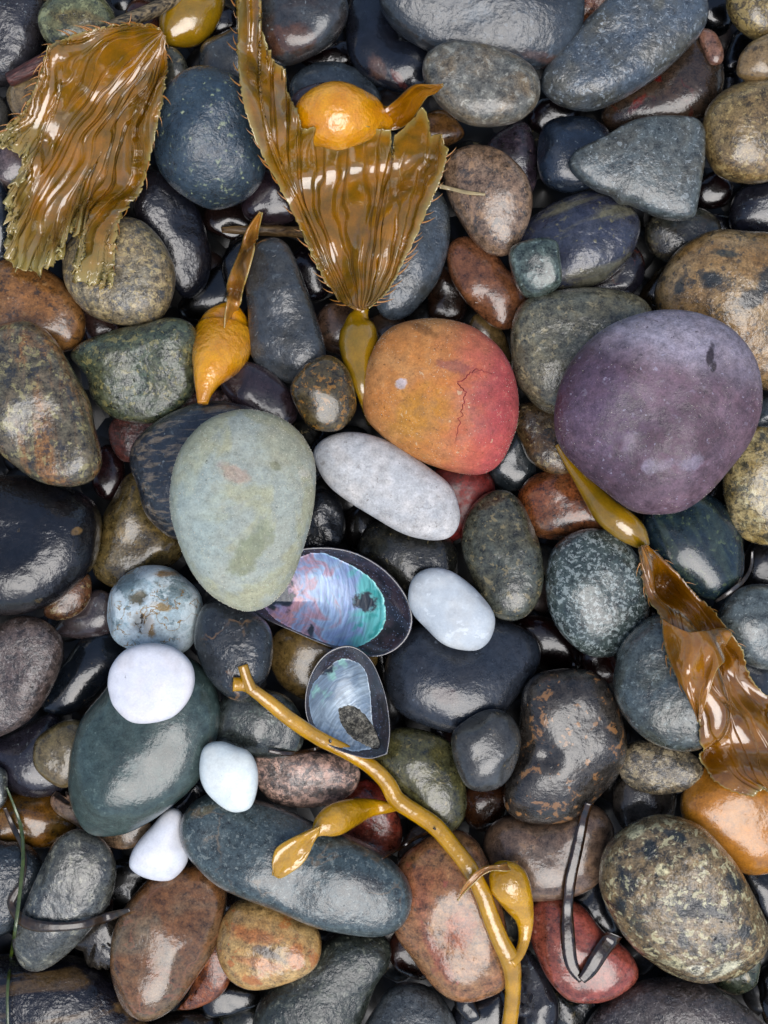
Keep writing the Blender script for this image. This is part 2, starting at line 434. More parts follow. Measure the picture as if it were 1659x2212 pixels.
S([(1600,1220),(1630,1170),(1690,1180),(1720,1240),(1650,1280),(1610,1262)], 0, 'dark grey-brown pebble under the yellow speckled stone at the right', M('slate','#2c2826','#232222'))
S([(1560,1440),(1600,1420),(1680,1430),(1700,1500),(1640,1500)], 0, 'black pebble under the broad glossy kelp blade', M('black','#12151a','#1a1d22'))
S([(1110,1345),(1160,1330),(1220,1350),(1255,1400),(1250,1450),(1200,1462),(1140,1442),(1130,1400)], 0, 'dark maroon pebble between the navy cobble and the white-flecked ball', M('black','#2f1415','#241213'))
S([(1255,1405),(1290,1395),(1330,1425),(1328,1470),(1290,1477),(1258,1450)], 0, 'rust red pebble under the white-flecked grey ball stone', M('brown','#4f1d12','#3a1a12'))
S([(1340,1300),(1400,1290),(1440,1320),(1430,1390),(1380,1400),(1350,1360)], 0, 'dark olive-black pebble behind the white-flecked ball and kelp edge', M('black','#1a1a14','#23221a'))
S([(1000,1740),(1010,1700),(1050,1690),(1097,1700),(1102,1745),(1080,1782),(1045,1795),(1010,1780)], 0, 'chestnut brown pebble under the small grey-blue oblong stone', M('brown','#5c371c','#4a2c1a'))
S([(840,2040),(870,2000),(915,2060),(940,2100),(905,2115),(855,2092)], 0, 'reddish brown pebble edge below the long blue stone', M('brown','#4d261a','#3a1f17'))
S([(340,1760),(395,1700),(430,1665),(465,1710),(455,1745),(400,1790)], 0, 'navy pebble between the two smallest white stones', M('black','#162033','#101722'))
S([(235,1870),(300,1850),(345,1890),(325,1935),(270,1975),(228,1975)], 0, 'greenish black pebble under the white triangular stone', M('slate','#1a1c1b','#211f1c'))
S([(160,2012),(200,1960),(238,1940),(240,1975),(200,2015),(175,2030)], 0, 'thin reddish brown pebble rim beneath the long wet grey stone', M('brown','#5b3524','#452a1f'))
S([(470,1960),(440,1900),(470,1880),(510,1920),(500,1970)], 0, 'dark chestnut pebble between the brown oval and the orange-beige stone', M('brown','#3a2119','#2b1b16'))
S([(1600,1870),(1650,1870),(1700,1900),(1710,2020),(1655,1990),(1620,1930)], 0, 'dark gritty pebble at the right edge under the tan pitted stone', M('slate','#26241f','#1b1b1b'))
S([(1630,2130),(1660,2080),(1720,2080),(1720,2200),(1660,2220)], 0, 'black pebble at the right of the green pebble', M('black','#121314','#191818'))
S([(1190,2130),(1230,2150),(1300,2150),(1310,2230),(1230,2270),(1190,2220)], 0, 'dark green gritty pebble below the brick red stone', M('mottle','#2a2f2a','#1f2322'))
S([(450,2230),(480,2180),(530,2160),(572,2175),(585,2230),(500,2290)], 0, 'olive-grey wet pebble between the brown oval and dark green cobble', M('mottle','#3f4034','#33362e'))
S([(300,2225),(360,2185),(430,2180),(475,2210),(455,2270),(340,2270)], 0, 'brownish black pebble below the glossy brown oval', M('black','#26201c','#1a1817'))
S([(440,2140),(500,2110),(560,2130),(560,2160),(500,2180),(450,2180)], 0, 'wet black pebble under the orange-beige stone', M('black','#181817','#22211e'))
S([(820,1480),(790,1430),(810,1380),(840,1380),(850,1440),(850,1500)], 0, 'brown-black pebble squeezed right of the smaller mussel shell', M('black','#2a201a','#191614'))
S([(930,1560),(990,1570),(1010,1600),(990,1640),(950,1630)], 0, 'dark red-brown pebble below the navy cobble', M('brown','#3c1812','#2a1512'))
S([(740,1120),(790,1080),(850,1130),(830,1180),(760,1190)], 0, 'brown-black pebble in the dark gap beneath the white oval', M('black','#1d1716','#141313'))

GAP_SHADE = 1.0
# ---- cobbles almost wholly covered by the weed and the shells
def blob(x, y, a, b, rot, L, label, mat):
    c, s = math.cos(rot), math.sin(rot); rs = random.Random(int(x+y)); P = []
    for t in np.linspace(0, 2*math.pi, 10)[:-1]:
        k = 1 + rs.uniform(-.07, .07); u, v = a*math.cos(t)*k, b*math.sin(t)*k; P.append((x+u*c-v*s, y+u*s+v*c))
    return stone(P, L, label, mat)
for x, y, a, b, rot, lab in [
    (235,150,80,60,.4,'brown cobble covered by the top of the crinkled kelp blade'), (140,300,85,65,1.2,'grey cobble covered by the middle of the crinkled kelp blade'),
    (265,290,70,55,1.4,'olive cobble under the right half of the crinkled kelp blade'), (105,435,80,60,.2,'slate cobble under the lower left kelp lobe'),
    (225,420,65,50,1.5,'dark cobble under the kelp blade above the beige granite'), (85,530,50,42,.3,'dark pebble beneath the lower left tip of the kelp'),
    (625,325,60,50,.5,'grey cobble under the left part of the kelp fan'), (735,375,75,60,.1,'dark cobble under the kelp fan below the orange bulb'),
    (860,345,62,50,1.0,'pale grey cobble under the torn notch of the kelp fan'), (700,500,62,52,.9,'brown cobble under the left middle of the kelp fan'),
    (800,500,65,60,.9,'slate cobble under the middle of the kelp fan'), (760,600,58,48,.4,'dark cobble under the narrow base of the kelp fan'),
    (560,20,40,50,0,'dark pebble under the top of the tall kelp strip'),
    (640,1250,90,62,.3,'dark cobble holding up the large mussel shell'), (770,1330,75,55,.5,'grey cobble under the wide end of the large mussel'),
    (745,1530,66,60,.9,'dark cobble under the smaller mussel shell'),
    (1600,1480,66,80,.5,'dark cobble under the upper part of the broad kelp blade'), (1610,1600,80,56,.3,'brown cobble under the lower part of the broad kelp blade'),
    (1480,1360,60,44,.9,'grey pebble beneath the kelp\'s folded flap')]:
    k_ = [('slate','#2a2f35','#262626'),('brown','#3b2f23','#33291f'),('mottle','#33342c','#2b2b27'),('black','#191b20','#1f1d1e')][int(x) % 4]
    if 'pale' in lab: k_ = ('grey', '#8f988c', '#7c8478')
    blob(x, y, a, b, rot, 1, lab, M(*k_))

# ---- low stones
S([(-80,-60),(40,-50),(88,-10),(99,40),(87,100),(62,150),(22,180),(-40,172),(-100,60)], 1, 'dark violet-grey pitted cobble left of the olive-green stone', M('slate','#34353d','#2a2729',pit=.5,bump=.4), p=2.6)
S([(-60,205),(-10,200),(14,225),(18,262),(2,287),(-50,290)], 1, 'grey pebble at the left edge above the pinkish grey one', M('slate','#4b4944','#3c3b39'))
S([(-40,330),(0,298),(50,310),(85,350),(62,400),(20,408),(-30,390)], 1, 'pinkish grey pebble half under the left kelp blade', M('brown','#57494a','#4b4240'))
S([(-70,400),(0,392),(28,430),(34,500),(18,562),(-60,570)], 1, 'blue-black cobble under the frilled left edge of the kelp blade', M('slate','#1c2430','#151b24'))
S([(14,205),(28,180),(62,165),(110,170),(130,210),(110,250),(60,262),(25,242)], 1, 'smooth khaki pebble between driftwood stub and kelp blade', M('brown','#6b5a3d','#5c4c36',pit=.1))
S([(430,130),(440,95),(470,74),(520,66),(570,78),(607,110),(622,160),(621,200),(590,232),(520,242),(460,217),(436,172)], 1, 'slate-blue cobble behind the tall kelp strip', M('slate','#38424c','#454540'), tilt=(.05,.1))
S([(340,112),(375,106),(400,130),(410,168),(392,202),(350,212),(325,160)], 1, 'glossy grey-green pebble wedged under the kelp blade\'s top right', M('mottle','#454538','#3b3c34'))
S([(305,390),(340,372),(380,392),(420,438),(446,500),(453,572),(440,618),(405,642),(380,627),(350,562),(310,500),(292,440)], 1, 'long blue-black cobble diving under the big blue-grey ball stone', M('black','#181b25','#1f1d22',bump=.6), tilt=(-.25,.1))
S([(520,430),(535,385),(560,365),(600,370),(640,408),(652,450),(632,480),(580,487),(533,472)], 1, 'dark plum smooth pebble left of the kelp fan', M('black','#27202a','#302429',bump=.15))
S([(1105,2055),(1095,2200),(1100,2120),(1130,2050),(1165,2080),(1193,2130),(1207,2172),(1190,2235),(1130,2270)], 1, 'dark charcoal pebble between the kelp stipe and brick red stone', M('slate','#25242a','#1f1f22'))
S([(680,700),(700,662),(740,650),(790,668),(800,720),(775,768),(720,765),(688,740)], 1, 'smooth brown pebble behind the kelp fan\'s bulb', M('brown','#4e3b2f','#443429',pit=.05))
S([(790,700),(830,672),(872,690),(885,725),(850,760),(800,750)], 0, 'dim brown pebble between the kelp bulb and the red-ochre stone', M('brown','#33261c','#281f19'))
S([(236,930),(250,900),(300,882),(345,900),(360,950),(335,990),(280,1000),(248,975)], 1, 'dark red speckled pebble under the green faceted stone', M('granite','#4a2620','#3a201c',ls=('#7a4a40',.3,5)))
S([(300,920),(360,875),(430,845),(495,845),(510,880),(440,925),(370,945)], 1, 'pink and white granite pebble under the green faceted stone\'s edge', M('granite','#7e5a54','#5a3a38',ls=('#d8cfcf',.5,4)))
S([(650,1120),(668,1070),(702,1052),(732,1078),(747,1130),(737,1172),(702,1197),(662,1187),(642,1160)], 1, 'lumpy black pebble between the pale green egg and white oval', M('black','#22252a','#1a1c20',bump=.9), lump=2.0)
S([(930,1040),(955,1005),(1040,1010),(1070,1050),(1052,1100),(1010,1152),(968,1165),(940,1100)], 1, 'dark red pebble showing beneath the red-ochre stone', M('brown','#6a1d18','#4b1614',rough=.35,wet=.5))
S([(1058,1010),(1088,958),(1115,925),(1142,950),(1158,1000),(1147,1047),(1100,1062),(1065,1042)], 1, 'charcoal pebble against the right side of the red-ochre stone', M('slate','#272d30','#20262a',bump=.2))
S([(770,1185),(800,1130),(860,1115),(930,1135),(982,1170),(988,1222),(962,1262),(900,1284),(830,1264),(785,1222)], 1, 'wide brown-black cobble beneath the white oval', M('mottle','#25241d','#1a1b1a',ls=('#6b6246',.15,4),rough=.12))
S([(1110,905),(1125,872),(1170,870),(1230,900),(1255,980),(1235,1020),(1190,1025),(1145,995),(1122,950)], 1, 'brown mottled glossy pebble left of the large purple stone', M('mottle','#5a4326','#3e3222'))
S([(1116,1090),(1130,1048),(1170,1020),(1240,1016),(1300,1040),(1335,1090),(1325,1145),(1260,1165),(1190,1168),(1140,1147)], 1, 'chestnut and rust cobble under the kelp stem', M('mottle','#5c3a22','#6b3a1c',ds=('#1f1a16',.3,3),ls=('#8c5b38',.2,3)))
S([(1390,1110),(1440,1072),(1500,1062),(1550,1078),(1587,1120),(1604,1180),(1602,1240),(1572,1282),(1530,1294),(1480,1272),(1420,1222),(1388,1160)], 1, 'blue-black cobble with greenish streak below the purple stone', M('slate','#1a2631','#20323a',ls=('#6d7c58',.25,5),band=('#48543f',.28,60,1.2)))
S([(1598,930),(1620,880),(1660,860),(1710,900),(1700,945),(1640,940)], 1, 'small blue-grey pebble right of the large purple stone', M('slate','#46515a','#3c464e'))
S([(1050,320),(1090,278),(1130,265),(1152,300),(1160,360),(1152,412),(1120,432),(1080,400)], 1, 'purple-black pebble above the pinkish brown freckled stone', M('mottle','#2f2730','#251f26',ls=('#6e5a54',.12,4)))
S([(880,290),(915,250),(960,238),(1002,278),(995,302),(940,322)], 1, 'golden brown pebble peeping under the small kelp blade', M('brown','#6b4a22','#553a20'))
S([(1250,625),(1310,580),(1360,528),(1390,560),(1387,612),(1352,645),(1290,655)], 1, 'dark violet pebble with rusty patch under the blue-violet cobble', M('black','#21202a','#2a1f20',vein=('#6b2f1a',.6,.8)))
S([(1300,240),(1340,195),(1450,110),(1510,68),(1547,100),(1562,160),(1552,222),(1522,262),(1440,280),(1370,290),(1310,278)], 1, 'large dark brown cobble with red crack under the long blue-grey stone', M('brown','#2f261f','#3b2c20',vein=('#5c1812',.35,.5),rough=.12,pit=.25))
S([(1510,62),(1542,68),(1562,108),(1558,138),(1535,140),(1520,110)], 1, 'thin pink sliver of pebble at the right of the long blue-grey stone', M('brown','#7a5a4a','#6b4b3e'))
S([(1244,40),(1260,-15),(1312,-25),(1328,5),(1292,38),(1262,48)], 1, 'small orange-brown pebble between the two big slate stones on top', M('mottle','#8a5232','#74452c',ls=('#b98a5c',.3,4)))
S([(1394,520),(1400,480),(1440,453),(1500,448),(1547,470),(1557,510),(1530,552),(1480,567),(1425,562)], 1, 'dark brown-green pebble below the tip of the triangular slate', M('mottle','#252a26','#302a22',ls=('#6a6248',.2,4)))
S([(1578,480),(1585,428),(1612,400),(1660,388),(1730,420),(1730,495),(1660,512),(1600,502)], 1, 'blue-black cobble under the big tan oval at the right edge', M('slate','#181b26','#1f1e24'))
S([(1008,730),(1018,688),(1050,678),(1082,710),(1102,760),(1105,800),(1072,812),(1030,782)], 1, 'khaki pebble hiding behind the red-ochre stone\'s top', M('brown','#6b5634','#574628',pit=.15))
S([(200,1210),(215,1140),(245,1070),(270,1027),(310,1022),(350,1100),(385,1150),(390,1200),(340,1245),(280,1275),(240,1272),(205,1250)], 1, 'olive-brown cobble behind the blue marbled pebble', M('mottle','#5a4a28','#4c4228',ls=('#8d7440',.3,3)))
S([(110,1370),(140,1330),(200,1275),(240,1285),(255,1340),(230,1372),(180,1380),(140,1377)], 1, 'mauve-grey pebble left of the blue marbled pebble', M('slate','#4a3f42','#3d3637'))
S([(97,1320),(140,1250),(188,1238),(198,1280),(176,1322),(130,1340)], 1, 'rusty brown pebble below the black split cobble', M('mottle','#5c3d28','#46301f'))
S([(93,1532),(108,1490),(138,1430),(178,1378),(230,1362),(267,1388),(274,1430),(235,1480),(190,1522),(140,1543)], 1, 'glossy navy pebble left of the round white stone', M('black','#19212c','#14191f',ls=('#6b5a3a',.08,4)))
S([(-70,1600),(0,1590),(60,1560),(120,1540),(142,1600),(152,1680),(112,1717),(50,1719),(0,1692),(-60,1650)], 1, 'dark slate cobble under the brown pitted stone', M('slate','#2b2933','#232229'))
S([(-60,1720),(30,1712),(110,1718),(165,1750),(165,1790),(120,1825),(50,1828),(-60,1825)], 1, 'golden brown log-shaped glossy stone at the left edge', M('brown','#6a4512','#4c3812',rough=.1,pit=0), th=.8)
S([(340,2075),(165,2050),(178,2000),(230,1965),(262,1990),(275,2060),(245,2092),(195,2085)], 1, 'dark grey-brown pebble left of the brown oval', M('mottle','#2f2a24','#262421',ls=('#5c5546',.15,4)))
S([(395,2172),(425,2100),(455,2030),(490,2050),(497,2110),(472,2152),(420,2182),(380,2184)], 1, 'grainy red-brown pebble behind the glossy brown oval', M('granite','#7a4224','#5c3420',ls=('#a8683c',.3,4),ds=('#2b1c18',.4,4),rough=.2))
S([(-80,2085),(0,2074),(120,2074),(180,2082),(240,2112),(285,2162),(325,2235),(200,2300),(-80,2300)], 1, 'large black striped cobble with tan bands at the lower left', M('black','#15171f','#222029',band=('#6a5230',.55,-8,.9),bump=.5,rough=.1), p=2.7)
S([(970,2230),(985,2168),(1040,2148),(1085,2128),(1112,2170),(1105,2260),(1000,2290)], 1, 'black pebble with thin white veins below the red-brown slab', M('black','#23262e','#1d1f26',vein=('#8b8f96',.5,.6)))
S([(778,2230),(800,2168),(835,2118),(880,2103),(930,2118),(967,2160),(985,2230),(905,2300),(800,2300)], 1, 'round grey cobble with fine black freckles at the bottom edge', M('granite','#4a4d4d','#3d4142',ls=('#6f7474',.3,6),ds=('#15181a',.6,5),rough=.2,grain=.25))
S([(858,1860),(872,1810),(908,1778),(960,1788),(985,1830),(920,1850),(880,1880)], 1, 'small taupe pebble behind the red-brown slab stone', M('brown','#4d4036','#3f352d'))
S([(1538,2120),(1580,2090),(1632,2058),(1640,2100),(1622,2137),(1580,2150)], 1, 'small green-grey pebble under the big speckled cobble\'s lower right', M('mottle','#39402f','#2f3629'))
S([(1238,1930),(1290,1895),(1315,1950),(1335,2012),(1290,2020),(1250,1965)], 1, 'blue-black pebble between the taupe and the big speckled cobble', M('black','#1a1e26','#14171d'))
S([(1320,1730),(1338,1680),(1400,1655),(1452,1690),(1462,1740),(1444,1795),(1390,1812),(1348,1795)], 1, 'smooth taupe pebble beneath the small granite pebble', M('brown','#514a42','#453f38',pit=.05))
S([(-60,1830),(20,1818),(62,1830),(95,1870),(88,1922),(62,1970),(20,2012),(-60,2012)], 1, 'rough charcoal pebble at the left edge under the grass strand', M('slate','#272e34','#20262a',bump=.6))
S([(978,2110),(1000,2100),(1030,2150),(1010,2165),(980,2140)], 0, 'dark pebble under the lower tip of the red-brown slab', M('black','#1b1a1a','#141414'))

# ---- middle stones
S([(625,200),(640,160),(680,138),(730,134),(780,155),(812,185),(824,215),(802,252),(720,262),(650,252)], 2, 'blue-grey oval pebble behind the upper orange bulb', M('slate','#3a444c','#303840'))
S([(625,218),(650,192),(700,179),(745,181),(782,200),(762,242),(700,262),(640,252)], 2, 'slim mauve pebble touching the upper orange bulb', M('slate','#40373e','#372f34',bump=.12), th=.4)
S([(85,50),(95,15),(125,-15),(180,-25),(227,0),(249,40),(237,85),(190,115),(130,113),(98,90)], 2, 'olive-green mottled stone under the driftwood', M('mottle','#50553c','#5d5a3c',ls=('#a6a878',.35,3)))
S([(-60,605),(-20,565),(40,558),(100,580),(150,620),(181,670),(182,715),(162,752),(110,765),(40,750),(-40,720)], 2, 'orange-brown freckled cobble under the tip of the kelp blade', M('brown','#7a5328','#6b4a2a',ds=('#2a2620',.35,4),ls=('#a8875c',.15,5)))
S([(136,560),(150,515),(185,485),(240,469),(300,473),(345,510),(372,560),(378,610),(366,660),(336,696),(285,707),(230,696),(180,670),(148,625)], 3, 'round beige granite cobble carrying the kelp blade\'s tip', M('granite','#7d6c4c','#6a6453',ls=('#c8b078',.5,4.5),ds=('#3d4044',.5,4.5)), fac=.3)
S([(530,640),(528,580),(545,535),(580,515),(615,525),(640,560),(660,620),(685,690),(705,760),(702,800),(676,829),(640,833),(590,816),(550,780),(534,720)], 3, 'tall slate-grey cobble between orange bulb and kelp fan', M('slate','#3f454b','#3b3a34',pit=.3,bump=.35,rough=.18), p=2.6, tilt=(.1,0))
S([(484,825),(500,800),(530,785),(570,795),(612,825),(640,865),(646,905),(620,927),(570,917),(530,892),(495,857)], 1, 'dark plum pebble under the tall slate-grey cobble', M('slate','#3a2c30','#30262a',ls=('#6b5a5e',.1,6)))
S([(628,840),(648,800),(690,769),(722,769),(752,800),(769,850),(767,890),(742,925),(706,933),(670,921),(640,880)], 2, 'brown pebble with bright orange flecks right of the tall slate cobble', M('mottle','#4c4026','#3b3424',ls=('#b07a30',.4,4.5),ds=('#1b1b17',.25,5)))
S([(900,430),(940,408),(966,440),(972,510),(957,580),(922,640),(882,682),(840,690),(812,662),(806,580),(838,480)], 2, 'blue-grey upright cobble behind the right side of the kelp fan', M('slate','#465059','#3c3f3e',bump=.5), p=2.2)
S([(965,560),(975,523),(1010,508),(1052,530),(1092,570),(1127,610),(1142,650),(1132,692),(1102,712),(1060,702),(1015,662),(978,612)], 2, 'reddish brown finger-shaped pitted stone below the freckled pinkish stone', M('brown','#6e452a','#5a3824',pit=.45,rough=.14), tilt=(-.1,-.1))
S([(1160,330),(1165,290),(1190,260),(1240,249),(1290,260),(1322,290),(1322,350),(1290,402),(1230,417),(1180,402),(1163,370)], 2, 'matte navy round pebble left of the triangular slate', M('slate','#1e2a3a','#242c38',bump=.2))
S([(1105,540),(1125,490),(1170,450),(1230,422),(1290,414),(1350,438),(1382,475),(1377,522),(1350,572),(1300,612),(1240,627),(1180,622),(1130,592)], 2, 'blue-violet cobble with yellowish crust at its right end', M('slate','#323648','#3f4350',ls=('#8a8360',.15,3),band=('#8b8558',.3,-20,.8),bump=.5))
S([(560,30),(556,-30),(620,-70),(700,-60),(745,-10),(751,30),(736,76),(702,106),(652,129),(610,136),(577,112),(559,75)], 2, 'dark grey cobble with a brown tinge at the top beside the kelp strip', M('slate','#3a4044','#40352f',pit=.2), p=2.6)
S([(747,70),(750,20),(770,-25),(820,-35),(852,30),(882,90),(932,110),(947,150),(922,192),(870,203),(820,192),(780,162),(754,120)], 2, 'bent glossy blue-black cobble under the biggest slate slab', M('black','#1d2330','#1a1c24',rough=.1,bump=.15), th=.5)
S([(1414,640),(1428,590),(1464,540),(1530,506),(1600,503),(1680,515),(1750,600),(1750,750),(1690,840),(1600,815),(1500,750),(1436,700)], 2, 'big tan cobble with dark patches behind the purple stone', M('brown','#7b5c32','#8a7350',ds=('#262b2c',.45,2.2),pit=.5,bump=.5))
S([(1100,760),(1105,700),(1130,655),(1180,635),(1260,626),(1340,630),(1392,650),(1412,690),(1402,760),(1340,850),(1260,895),(1180,893),(1130,853),(1104,810)], 2, 'large grey-olive cobble tucked under the purple stone', M('mottle','#6b6248','#57574a',ls=('#b0a078',.3,3),ds=('#2b2d28',.2,3)), p=2.6)
S([(997,1150),(1014,1100),(1048,1065),(1090,1059),(1127,1085),(1152,1140),(1166,1200),(1168,1260),(1151,1312),(1120,1337),(1080,1337),(1048,1312),(1018,1252),(1000,1200)], 2, 'brown-grey upright oval stone right of the small white oval', M('mottle','#4e4a38','#444840',ls=('#9a8a62',.3,3.5),pit=.4))
S([(1178,1230),(1193,1185),(1230,1154),(1275,1142),(1330,1154),(1372,1190),(1399,1240),(1406,1300),(1391,1362),(1355,1407),(1310,1421),(1260,1411),(1213,1372),(1188,1322),(1176,1270)], 3, 'round grey-green stone densely flecked with white beside the kelp', M('grey','#47534f','#3b4745',ls=('#c4cfcb',.6,6.5),fine=.4,rough=.16), fac=.25)
S([(1562,1040),(1571,980),(1600,935),(1645,921),(1710,935),(1740,1000),(1730,1100),(1685,1167),(1640,1173),(1598,1151),(1573,1100)], 2, 'yellow and black speckled cobble at the right edge below the purple stone', M('mottle','#7f6a38','#8f825c',ls=('#c9bd8c',.4,3),ds=('#252a28',.6,3)))
S([(1550,1325),(1574,1285),(1620,1265),(1690,1268),(1730,1310),(1730,1400),(1680,1447),(1630,1442),(1584,1412),(1558,1370)], 2, 'light blue-grey pebble at the right edge beside the kelp blade', M('grey','#5a6465','#4a5250',ls=('#a7afaa',.25,5)))
S([(1322,1460),(1334,1400),(1368,1360),(1410,1328),(1460,1320),(1502,1370),(1532,1450),(1542,1540),(1522,1597),(1470,1614),(1410,1602),(1358,1562),(1330,1512)], 2, 'blue-grey cobble beaded with water drops under the kelp blade', M('grey','#4d585b','#44483f',ls=('#8f9a98',.25,4),pit=.75,bump=.5,rough=.1), p=2.8)
S([(828,1470),(834,1420),(860,1383),(910,1350),(980,1343),(1050,1333),(1110,1348),(1152,1375),(1170,1410),(1161,1450),(1120,1502),(1070,1552),(1010,1579),(940,1572),(878,1547),(843,1512)], 2, 'large navy blue cobble under the small white oval', M('slate','#2b323c','#2c2f36',bump=.26,fine=.4,rough=.16,ls=('#6b7480',.08,5)), dents=[(1000,1400,70,14)])
S([(973,1590),(1000,1558),(1050,1534),(1090,1539),(1121,1575),(1123,1620),(1106,1672),(1075,1702),(1035,1707),(1004,1692),(983,1650)], 1, 'grey-blue oblong pebble left of the brown bean-shaped stone', M('slate','#47494a','#3d3c38',ls=('#8a7a5a',.1,4)))
S([(795,1620),(820,1585),(870,1568),(930,1578),(972,1600),(992,1640),(1006,1700),(1006,1742),(991,1777),(965,1792),(930,1772),(880,1722),(835,1682)], 2, 'olive-green wedge cobble right of the small mussel', M('mottle','#4a4626','#3f3f2a',ls=('#8a7a48',.2,3.5)), p=2.2)
S([(1125,1540),(1130,1490),(1160,1455),(1220,1442),(1280,1449),(1322,1490),(1347,1560),(1351,1620),(1331,1682),(1291,1737),(1240,1772),(1180,1785),(1130,1777),(1094,1747),(1089,1700),(1106,1650),(1120,1595)], 3, 'dark bean-shaped cobble with rusty flecks and a groove', M('mottle','#302d2a','#38322b',ls=('#b5804c',.33,2.0),ds=('#15181b',.1,3),rough=.13,pit=.15,bump=.25), dents=[(1185,1640,30,14)])
S([(548,1650),(558,1625),(600,1617),(660,1619),(730,1631),(772,1655),(779,1685),(761,1717),(710,1740),(650,1747),(598,1737),(568,1711),(551,1680)], 3, 'pink and black granite oval under the kelp stipe', M('granite','#9a8072','#7d6c62',ls=('#d9ab95',.7,4),ds=('#222628',.8,4),rough=.35,grain=.4))
S([(728,1740),(750,1700),(785,1680),(822,1695),(851,1740),(869,1790),(863,1832),(835,1852),(790,1842),(748,1812),(733,1780)], 1, 'brick red pebble between kelp bladder and granite oval', M('mottle','#7a2a22','#6b3a2a',ls=('#a87860',.2,4),ds=('#2e1a18',.25,4)))
S([(475,1560),(488,1500),(530,1468),(590,1473),(642,1500),(663,1550),(652,1602),(600,1617),(540,1607),(497,1592)], 1, 'dim grey-green cobble under the kelp stipe\'s upper end', M('mottle','#363b35','#2c312f',ls=('#6a7468',.2,4)))
S([(583,1430),(598,1368),(650,1350),(720,1365),(800,1380),(815,1430),(785,1455),(700,1505),(660,1513),(608,1482)], 1, 'golden tan smooth cobble beneath the two mussel shells', M('brown','#5f4c28','#524224',pit=.05,rough=.14))
S([(428,1380),(436,1320),(470,1293),(530,1305),(582,1338),(594,1390),(587,1442),(560,1482),(520,1502),(478,1482),(447,1440)], 2, 'dark slate cobble with a thin tan vein beside the blue marbled pebble', M('slate','#2f343a','#2a2d30',vein=('#94704a',.5,.4),bump=.45))
S([(73,1630),(85,1590),(130,1560),(172,1558),(205,1600),(185,1670),(147,1698),(110,1687),(80,1660)], 2, 'olive-brown pebble left of the big dark green cobble', M('brown','#544a2c','#5f5238',pit=.1))
S([(112,1725),(130,1703),(172,1718),(205,1760),(320,1760),(328,1790),(302,1817),(260,1825),(213,1807),(158,1772),(123,1750)], 1, 'flat taupe stone under the big dark green cobble', M('brown','#6b5b48','#7a5a40',pit=.1), th=.5)
S([(-60,1650),(5,1662),(15,1700),(8,1742),(-40,1760)], 2, 'small grey pebble cut by the left edge near the grass strand', M('grey','#4a4f4e','#414543'))
S([(-80,760),(-30,715),(20,695),(62,691),(100,715),(136,760),(170,815),(195,870),(205,920),(222,970),(227,1010),(205,1042),(160,1052),(100,1042),(50,1017),(0,977),(-60,900)], 3, 'large brown speckled cobble with an orange streak at the left', M('mottle','#5c5140','#54503f',ls=('#aba06e',.4,2.8),ds=('#262a30',.4,3),band=('#8a5a28',.6,80,.7)), p=2.5)
S([(148,765),(183,733),(240,711),(310,700),(370,692),(412,703),(428,740),(425,800),(417,852),(380,887),(330,907),(292,913),(250,907),(218,882),(193,852),(183,815),(162,790)], 2, 'dark green angular faceted cobble below the beige granite', M('mottle','#3f4a3c','#4a4c36',ls=('#9a8f58',.35,3.5),bump=.6,rough=.14), fac=2.0, lump=2)
S([(279,1000),(288,955),(330,918),(390,883),(450,866),(512,871),(565,900),(570,1000),(530,1100),(450,1165),(380,1167),(338,1142),(307,1100),(293,1050)], 2, 'banded blue-black slate cobble behind the pale green egg', M('slate','#2c323b','#252a31',band=('#6e6252',.75,-4,3.2),bump=.35,rough=.2), p=2.5)
S([(-90,1050),(0,1024),(80,1034),(150,1054),(202,1090),(217,1140),(207,1212),(170,1262),(120,1302),(60,1322),(0,1330),(-90,1325)], 3, 'huge glossy black cobble with a diagonal split at the left', M('black','#1c1e25','#221f1f',rough=.1,bump=.3,ls=('#6b5a38',.05,2)), p=2.5, tilt=(.0,-.15))
S([(-70,1400),(-10,1349),(40,1331),(90,1339),(127,1370),(137,1412),(121,1472),(90,1522),(50,1567),(0,1592),(-70,1605)], 3, 'brown-grey stone covered in tiny pits at the left edge', M('granite','#4a3d38','#524742',ls=('#8f8580',.3,6),ds=('#1e1a1a',.5,5),pit=.9,rough=.28,bump=.6))
S([(33,2020),(48,1980),(78,1910),(108,1840),(138,1795),(180,1778),(227,1800),(252,1845),(254,1890),(237,1950),(192,2012),(140,2062),(90,2090),(53,2082),(36,2050)], 2, 'long wet grey stone crossed by a dark weed strand', M('mottle','#4a4a42','#45494a',ls=('#a5a08a',.3,4),ds=('#26292a',.2,4)), tilt=(0,.1))
S([(1043,1840),(1058,1790),(1100,1763),(1150,1773),(1210,1763),(1265,1738),(1300,1748),(1324,1790),(1320,1852),(1292,1902),(1240,1932),(1170,1944),(1108,1932),(1068,1897)], 2, 'taupe brown cobble crossed by the black grass ribbon', M('brown','#5c4c40','#6b5340',ls=('#8a6a4a',.25,4),pit=.15,rough=.2))
S([(843,1960),(848,1900),(878,1845),(930,1803),(975,1794),(1022,1808),(1052,1850),(1077,1920),(1092,1990),(1099,2060),(1097,2112),(1070,2142),(1020,2159),(968,2147),(923,2112),(883,2062),(853,2010)], 3, 'large red-brown marbled slab crossed by the kelp stipe', M('brown','#845636','#86623e',ls=('#94483a',.12,1.6),ds=('#2a2826',.12,2.4),rough=.16,blotch=(.6,.2,.5),grain=.35), tilt=(.05,-.03))
S([(1140,1990),(1148,1955),(1180,1938),(1222,1940),(1262,1958),(1302,2010),(1352,2045),(1376,2085),(1372,2117),(1332,2147),(1280,2162),(1228,2157),(1188,2112),(1158,2062),(1143,2020)], 2, 'brick red stone crossed by the folded black grass ribbon', M('brown','#864034','#743c2c',ls=('#b08070',.12,3),pit=.2,rough=.18))
